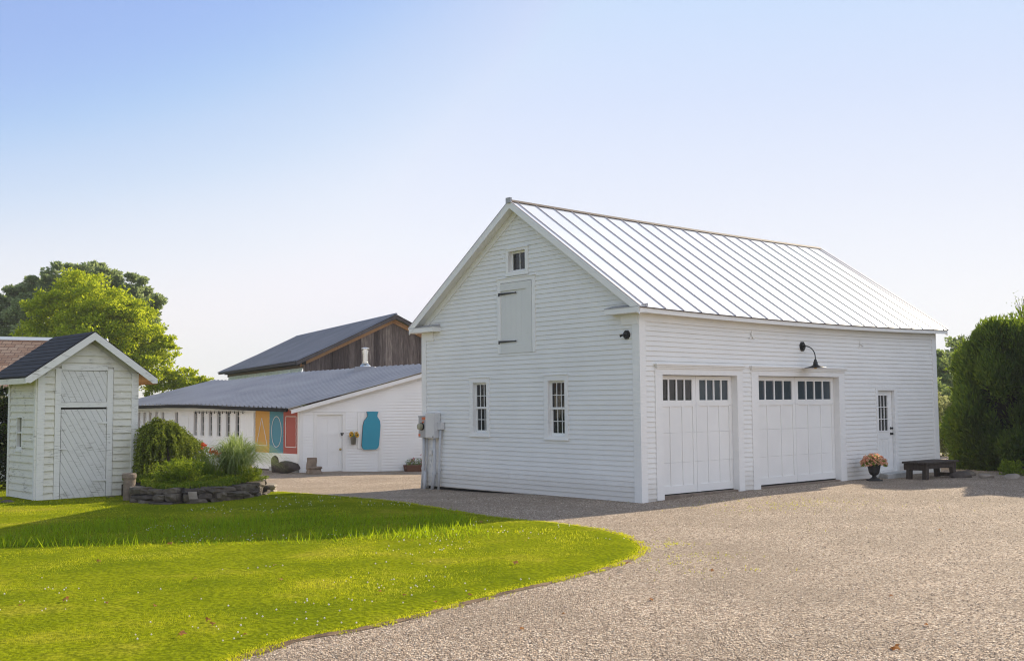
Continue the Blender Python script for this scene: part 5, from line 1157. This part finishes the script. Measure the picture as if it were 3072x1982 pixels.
# arborvitae hedge
def arbor(loc, r, h, n, lab, seed, tops):
    t = empty('arborvitae', loc, 0, label=lab, cat='conifer', group='tall hedge conifers on the right'); g = np.random.default_rng(seed); Cs = []; Ds = []
    nb = 150; bz = h * g.random(nb) ** .9 * .97; ba = g.random(nb) * 2 * PI; prof = lambda z: r * np.clip(1.0 - .62 * np.clip(z / h, 0, 1) ** 3.0, 0, 1) * (.84 + .16 * np.clip(z / .7, 0, 1))
    br = g.uniform(.22, .58, nb); bc = prof(bz) - br * .62 + g.normal(size=nb) * .15; B = np.stack([bc * np.cos(ba), bc * np.sin(ba), bz], 1)
    idx = g.choice(nb, n, p=br ** 2 / (br ** 2).sum()); d = unit(g.normal(size=(n, 3)) + np.stack([np.cos(ba), np.sin(ba), np.full(nb, .45)], 1)[idx] * .9)
    P = B[idx] + d * (br[idx] * (1.10 - .75 * g.random(n) ** 1.3))[:, None] * np.array([1, 1, 1.3]); P[:, 2] = np.clip(P[:, 2], .02, None); D = d + np.array([0, 0, .9]) + g.normal(size=(n, 3)) * .5; Cs.append(P); Ds.append(D)
    k = 900; j = g.integers(0, nb, k); q = g.random(k); a0 = g.random(60) * 2 * PI; jj = g.integers(0, nb, 60); pick = g.integers(0, 60, k); od = unit(np.stack([np.cos(ba[jj]), np.sin(ba[jj]), np.full(60, .9)], 1) + g.normal(size=(60, 3)) * .3); Cs.append(B[jj][pick] + od[pick] * (br[jj][pick] * (.9 + .55 * q))[:, None] + g.normal(size=(k, 3)) * .018); Ds.append(od[pick] + g.normal(size=(k, 3)) * .35)
    m_ = n // 12; cap = unit(g.normal(size=(m_, 3))); cap[:, 2] = np.abs(cap[:, 2]); Cs.append(cap * np.array([r * .62, r * .62, h * .10]) + np.array([0, 0, h * .93])); Ds.append(cap + np.array([0, 0, 1.2]) + g.normal(size=(m_, 3)) * .3)
    for tx, ty, th, tr in tops:
        k = int(900 * th / .4); s = g.random(k); q = g.normal(size=(k, 2)) * (tr * (1.02 - s))[:, None]; Cs.append(np.stack([tx + q[:, 0], ty + q[:, 1], h * .96 + s * th], 1)); Ds.append(np.stack([q[:, 0] * 3, q[:, 1] * 3, np.full(k, 1.)], 1) + g.normal(size=(k, 3)) * .3)
    Cs = np.concatenate(Cs); np_obj('crown', cards(Cs, np.concatenate(Ds), .15 * g.uniform(.5, 1.6, len(Cs)), .045, g), 4, L_ARB, t)
    mb = MB(); trunk(mb, h * .9, .10, []); mb.build('trunk', BARK, t)
    mb = MB(); mb.lathe((0, 0, 0), [(r * .5, .1), (r * .55, .6), (r * .55, h * .5), (r * .4, h * .75), (r * .1, h * .88)], 14); mb.build('inner_shade', M('inner_shade_black', (.012, .012, .006), 1), t)  # core added inside the crown, its shade put in as near-black colour
arbor((14.12, 30.4, 0), 1.70, 4.0, 80000, 'tall rounded arborvitae nearest the garage corner at the right', 11, [(-.75, -.4, .34, .10), (.0, -.3, .30, .18), (.75, -.6, .36, .14)])
arbor((15.9, 28.7, 0), 1.6, 4.15, 52000, 'second arborvitae cut by the right edge of the photo', 12, [(-.9, -.3, .45, .14), (0, 0, .3, .2)])
arbor((17.9, 27.4, 0), 1.6, 4.3, 16000, 'third arborvitae of the hedge, beyond the right edge', 13, [])
arbor((19.4, 25.4, 0), 1.6, 4.3, 12000, 'fourth arborvitae of the hedge, farthest along to the right', 14, [])
mb = MB(); tw = empty('bare_sapling', (15.0, 31.4, 0), 0, label='wispy bare twig top poking above the arborvitae', cat='sapling')
for i in range(26):
    a = random.uniform(0, 2 * PI); mb.tube([(0, 0, 3.6), (.12 * math.cos(a), .12 * math.sin(a), 4.35), (random.uniform(.15, .45) * math.cos(a), .3 * math.sin(a), random.uniform(4.55, 4.95))], [.012, .008, .004], 4)
mb.tube([(0, 0, -.1), (0, 0, 3.7)], [.05, .015], 6); mb.build('twigs', BARK, tw); n = 160; Cn = rng.normal(size=(n, 3)) * np.array([.20, .2, .16]) + np.array([0, 0, 4.75]); np_obj('leaves', cards(Cn, rng.normal(size=(n, 3)), .05, .03), 4, L_OAK, tw)
conifer_clump('low_plant', (12.7, 27.6, 0), .4, .35, 700, L_DWARF, 'low leafy plant at the foot of the hedge right of the bench', 18, .12, 'plant')
conifer_clump('low_plant', (13.7, 27.3, 0), .4, .30, 600, L_ARB, 'darker low plant at the hedge foot nearer the right edge', 18, .12, 'plant')
tree('pale_shrub', (15.9, 40.3, -.4), [(15.7, 40, 1.5, .7), (16.2, 40, 1.0, .9), (15.6, 40, .5, .7), (15.9, 40.3, .0, .8)], 9000, .13, L_WILLOW, 'pale silvery shrub glimpsed between garage and hedge', cat='shrub', seed=6, r=.05)
for i, (x, y, z, r, lab, n) in enumerate([(25.5, 66, 1.2, 1.9, 'hazy mid-green tree just past the garage corner', 13000), (28.6, 72, 3.4, 1.6, 'hazy round tree right of the garage corner, behind the first', 10000), (38.5, 92, 5.4, 2.1, 'taller hazy tree beyond the gap by the hedge', 9000), (45, 110, 4.6, 2.6, 'distant hazy tree half hidden by the hedge', 7000), (60, 125, 5, 3, 'distant hazy tree hidden behind the hedge', 5000)]):
    tree('distant_tree', (x, y, -1), [(x, y, z, r), (x - r * .5, y, z - r * .9, r), (x + r * .6, y, z - r * .7, r * .9), (x, y, z - r * 1.9, r * 1.2)], n, .28 + .1 * i / 4, L_FAR, lab, seed=20 + i, r=.2, group='hazy trees beyond the garage', clumps=22)
# far wooded hill
hx = np.arange(100, 701, 5.); hy = np.arange(480, 1100, 12.)
def hillz(X, Y): return -10 + 50 * np.exp(-(((X - 400) / 190) ** 2 + ((Y - 740) / 170) ** 2)) + 6 * noise2(X + 500, Y, .045, 40) + 5 * noise2(X + 500, Y, .12, 41)
HILLM = M('wooded_hill', (.04, .07, .035), .95); tag(grid('hill', hx, hy, 0, HILLM, zf=hillz), kind='structure')

# summer air: one closed box of thin haze round everything
hz = M('air', (1, 1, 1)); nt_ = hz.node_tree; nt_.nodes.remove(nt_.nodes['Principled BSDF']); pv_ = nt_.nodes.new('ShaderNodeVolumePrincipled'); pv_.inputs['Color'].default_value = (.92, .95, 1, 1); pv_.inputs['Density'].default_value = HAZE; pv_.inputs['Anisotropy'].default_value = 0; nt_.links.new(pv_.outputs[0], nt_.nodes['Material Output'].inputs['Volume'])
mb = MB(); mb.box((-1600, -400, -12), (1600, 2600, 90)); tag(mb.build('haze', hz), 'thin pale summer haze that softens the far trees and hill', 'haze', kind='stuff')
# fallen leaves
proto = None
LV = [(-4.72, 15.01), (-5.09, 13.4), (-3.49, 11.96), (-2.83, 12.92), (-3.93, 10.58), (-4.4, 10.76), (-4.73, 10.5), (-3.41, 10.39), (-2.71, 9.7), (-2.62, 9.52), (-2.76, 9.1), (-2.23, 9.09), (-2.54, 11.89), (-.52, 17.38), (.16, 14.86), (.01, 12.91), (-.44, 10.88), (-.76, 10.52), (-1.36, 11.09), (-1.09, 10.89), (1.34, 12.78)]
GVL = [(.07, 9.6), (2.28, 12.66), (1.36, 10.9), (3.77, 10.97), (3.02, 8.72), (3.59, 9.58), (6.42, 16.43), (.46, 10.23)]
def leaf_mesh():
    mb = MB(); r = random.Random(3); P = []
    for i in range(10):
        a = i * PI / 5; q = .05 if i % 2 == 0 else .027; P.append((q * math.cos(a), q * math.sin(a) * .8, .012 * math.sin(2 * a) + .014 * (i % 2)))
    for i in range(10): mb.poly([P[i], P[(i + 1) % 10], (0, 0, .018)])
    return mb.build('fallen_leaf', DEADLEAF, recalc=False)
for i, (x, y) in enumerate(LV + GVL):
    if proto is None: proto = leaf_mesh(); o = proto
    else: o = link(proto.copy())
    s = random.uniform(.5, .85) if i % 5 else 1.05; lawn_ = i < len(LV)
    o.location = (x, y, gz(x, y) + (.075 if lawn_ else .012)); o.rotation_euler = (random.uniform(-.5, .5), random.uniform(-.4, .4), random.uniform(0, 6)); o.scale = (s, s, s)
    tag(o, 'curled brown dead leaf lying on the lawn grass' if lawn_ else 'dry orange-brown dead leaf lying on the open gravel', 'leaf', 'dead leaves on the lawn' if lawn_ else 'dead leaves on the gravel')

# ------------------------------------------------------------------ world, sun, camera
AZ = rad(47.6); EL = rad(27.0)
sd = Vector((math.cos(EL) * math.cos(AZ), math.cos(EL) * math.sin(AZ), math.sin(EL)))
w = bpy.data.worlds.new('World'); SC.world = w; w.use_nodes = True
sky = w.node_tree.nodes.new('ShaderNodeTexSky'); sky.sky_type = 'NISHITA'; sky.sun_disc = False
sky.sun_elevation = EL; sky.sun_rotation = PI / 2 - AZ; sky.air_density = 1.0; sky.dust_density = 0.6; sky.ozone_density = 3
bg = w.node_tree.nodes['Background']; bg.inputs[1].default_value = .1
# hazy summer sky: soft roll-off of the brightest part near the sun, curves on sky radiance / 20
vm = w.node_tree.nodes.new('ShaderNodeVectorMath'); vm.operation = 'SCALE'; vm.inputs['Scale'].default_value = 1 / 20; w.node_tree.links.new(sky.outputs[0], vm.inputs[0])
cv = w.node_tree.nodes.new('ShaderNodeRGBCurve'); w.node_tree.links.new(vm.outputs[0], cv.inputs['Color'])
for ch, P in enumerate(([(0, .09), (.05, .120), (.10, .135), (.163, .150), (.236, .285), (.32, .42), (.45, .49), (.58, .47), (.70, .55), (1.4, .62), (2, .72)], [(0, .12), (.10, .170), (.19, .205), (.27, .235), (.366, .355), (.483, .455), (.60, .485), (.70, .48), (.87, .58), (2, .70)], [(0, .17), (.18, .245), (.32, .32), (.451, .45), (.59, .50), (.68, .525), (.92, .56), (1.1, .58), (2, .68)])):
    c = cv.mapping.curves[ch]
    while len(c.points) < len(P): c.points.new(.5, .5)
    for pt, (x, y) in zip(c.points, P): pt.location = (x / 2, y / 2); pt.handle_type = 'AUTO_CLAMPED'
cv.mapping.update()
vm2 = w.node_tree.nodes.new('ShaderNodeVectorMath'); vm2.operation = 'SCALE'; vm2.inputs['Scale'].default_value = 20; w.node_tree.links.new(cv.outputs[0], vm2.inputs[0]); 
# unseen bright sky lobe added behind camera to fill the shaded house fronts
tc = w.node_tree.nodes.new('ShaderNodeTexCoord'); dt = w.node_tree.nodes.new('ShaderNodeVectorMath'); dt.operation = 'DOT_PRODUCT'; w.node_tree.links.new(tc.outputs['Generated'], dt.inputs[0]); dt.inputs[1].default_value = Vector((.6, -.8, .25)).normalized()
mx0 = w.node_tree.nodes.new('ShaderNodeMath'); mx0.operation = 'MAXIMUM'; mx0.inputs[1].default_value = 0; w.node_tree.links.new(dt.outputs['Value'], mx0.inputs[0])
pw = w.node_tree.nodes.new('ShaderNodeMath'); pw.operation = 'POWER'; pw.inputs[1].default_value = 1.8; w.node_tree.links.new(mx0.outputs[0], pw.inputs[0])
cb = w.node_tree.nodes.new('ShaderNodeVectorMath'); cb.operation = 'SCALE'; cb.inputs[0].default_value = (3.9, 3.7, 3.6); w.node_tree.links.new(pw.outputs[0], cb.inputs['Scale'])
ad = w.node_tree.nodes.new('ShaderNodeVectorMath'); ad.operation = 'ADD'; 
sx = w.node_tree.nodes.new('ShaderNodeSeparateXYZ'); w.node_tree.links.new(tc.outputs['Generated'], sx.inputs[0])
rp = w.node_tree.nodes.new('ShaderNodeValToRGB'); w.node_tree.links.new(sx.outputs[2], rp.inputs[0])   # haze thins out with height
ST = [(.03, (.56, .56, .56)), (.09, (.51, .52, .545)), (.18, (.425, .455, .53)), (.27, (.35, .405, .525)), (.36, (.295, .38, .52)), (.60, (.24, .33, .48))]
while len(rp.color_ramp.elements) < len(ST): rp.color_ramp.elements.new(.5)
for e_, (p_, c_) in zip(rp.color_ramp.elements, ST): e_.position = p_; e_.color = (*c_, 1)
cs = w.node_tree.nodes.new('ShaderNodeVectorMath'); cs.operation = 'SCALE'; cs.inputs['Scale'].default_value = 10; w.node_tree.links.new(rp.outputs[0], cs.inputs[0])
mn_ = w.node_tree.nodes.new('ShaderNodeVectorMath'); mn_.operation = 'MINIMUM'; w.node_tree.links.new(vm2.outputs[0], mn_.inputs[0]); w.node_tree.links.new(cs.outputs[0], mn_.inputs[1])
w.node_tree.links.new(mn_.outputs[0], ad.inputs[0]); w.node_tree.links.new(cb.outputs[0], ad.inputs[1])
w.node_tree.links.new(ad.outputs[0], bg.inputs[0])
sl = bpy.data.lights.new('sun', 'SUN'); sl.energy = 4.6; sl.angle = rad(.6); sl.color = (1, .87, .67); so = link(bpy.data.objects.new('sun', sl))
so.rotation_euler = (-sd).to_track_quat('-Z', 'Y').to_euler(); so.location = (30, 30, 40)
cam = bpy.data.cameras.new('camera'); cam.sensor_width = 36; cam.lens = 3241.07 / 3072 * 36; cam.clip_end = 5000; co = link(bpy.data.objects.new('camera', cam))
pit, rol = rad(3.861), rad(-.506)
fw = Vector((0, math.cos(pit), math.sin(pit))); up = Vector((0, -math.sin(pit), math.cos(pit))); rt = Vector((1, 0, 0))
r2 = rt * math.cos(rol) + up * math.sin(rol); u2 = up * math.cos(rol) - rt * math.sin(rol)
m = Matrix((r2, u2, -fw)).transposed().to_4x4(); m.translation = (0, 0, 1.975); co.matrix_world = m; SC.camera = co
SC.view_settings.view_transform = 'Standard'; SC.view_settings.look = 'None'; SC.view_settings.gamma = 1; SC.view_settings.exposure = .95
SC.cycles.use_denoising = True; SC.cycles.filter_width = 1.15; SC.cycles.max_bounces = 8; SC.cycles.transparent_max_bounces = 8
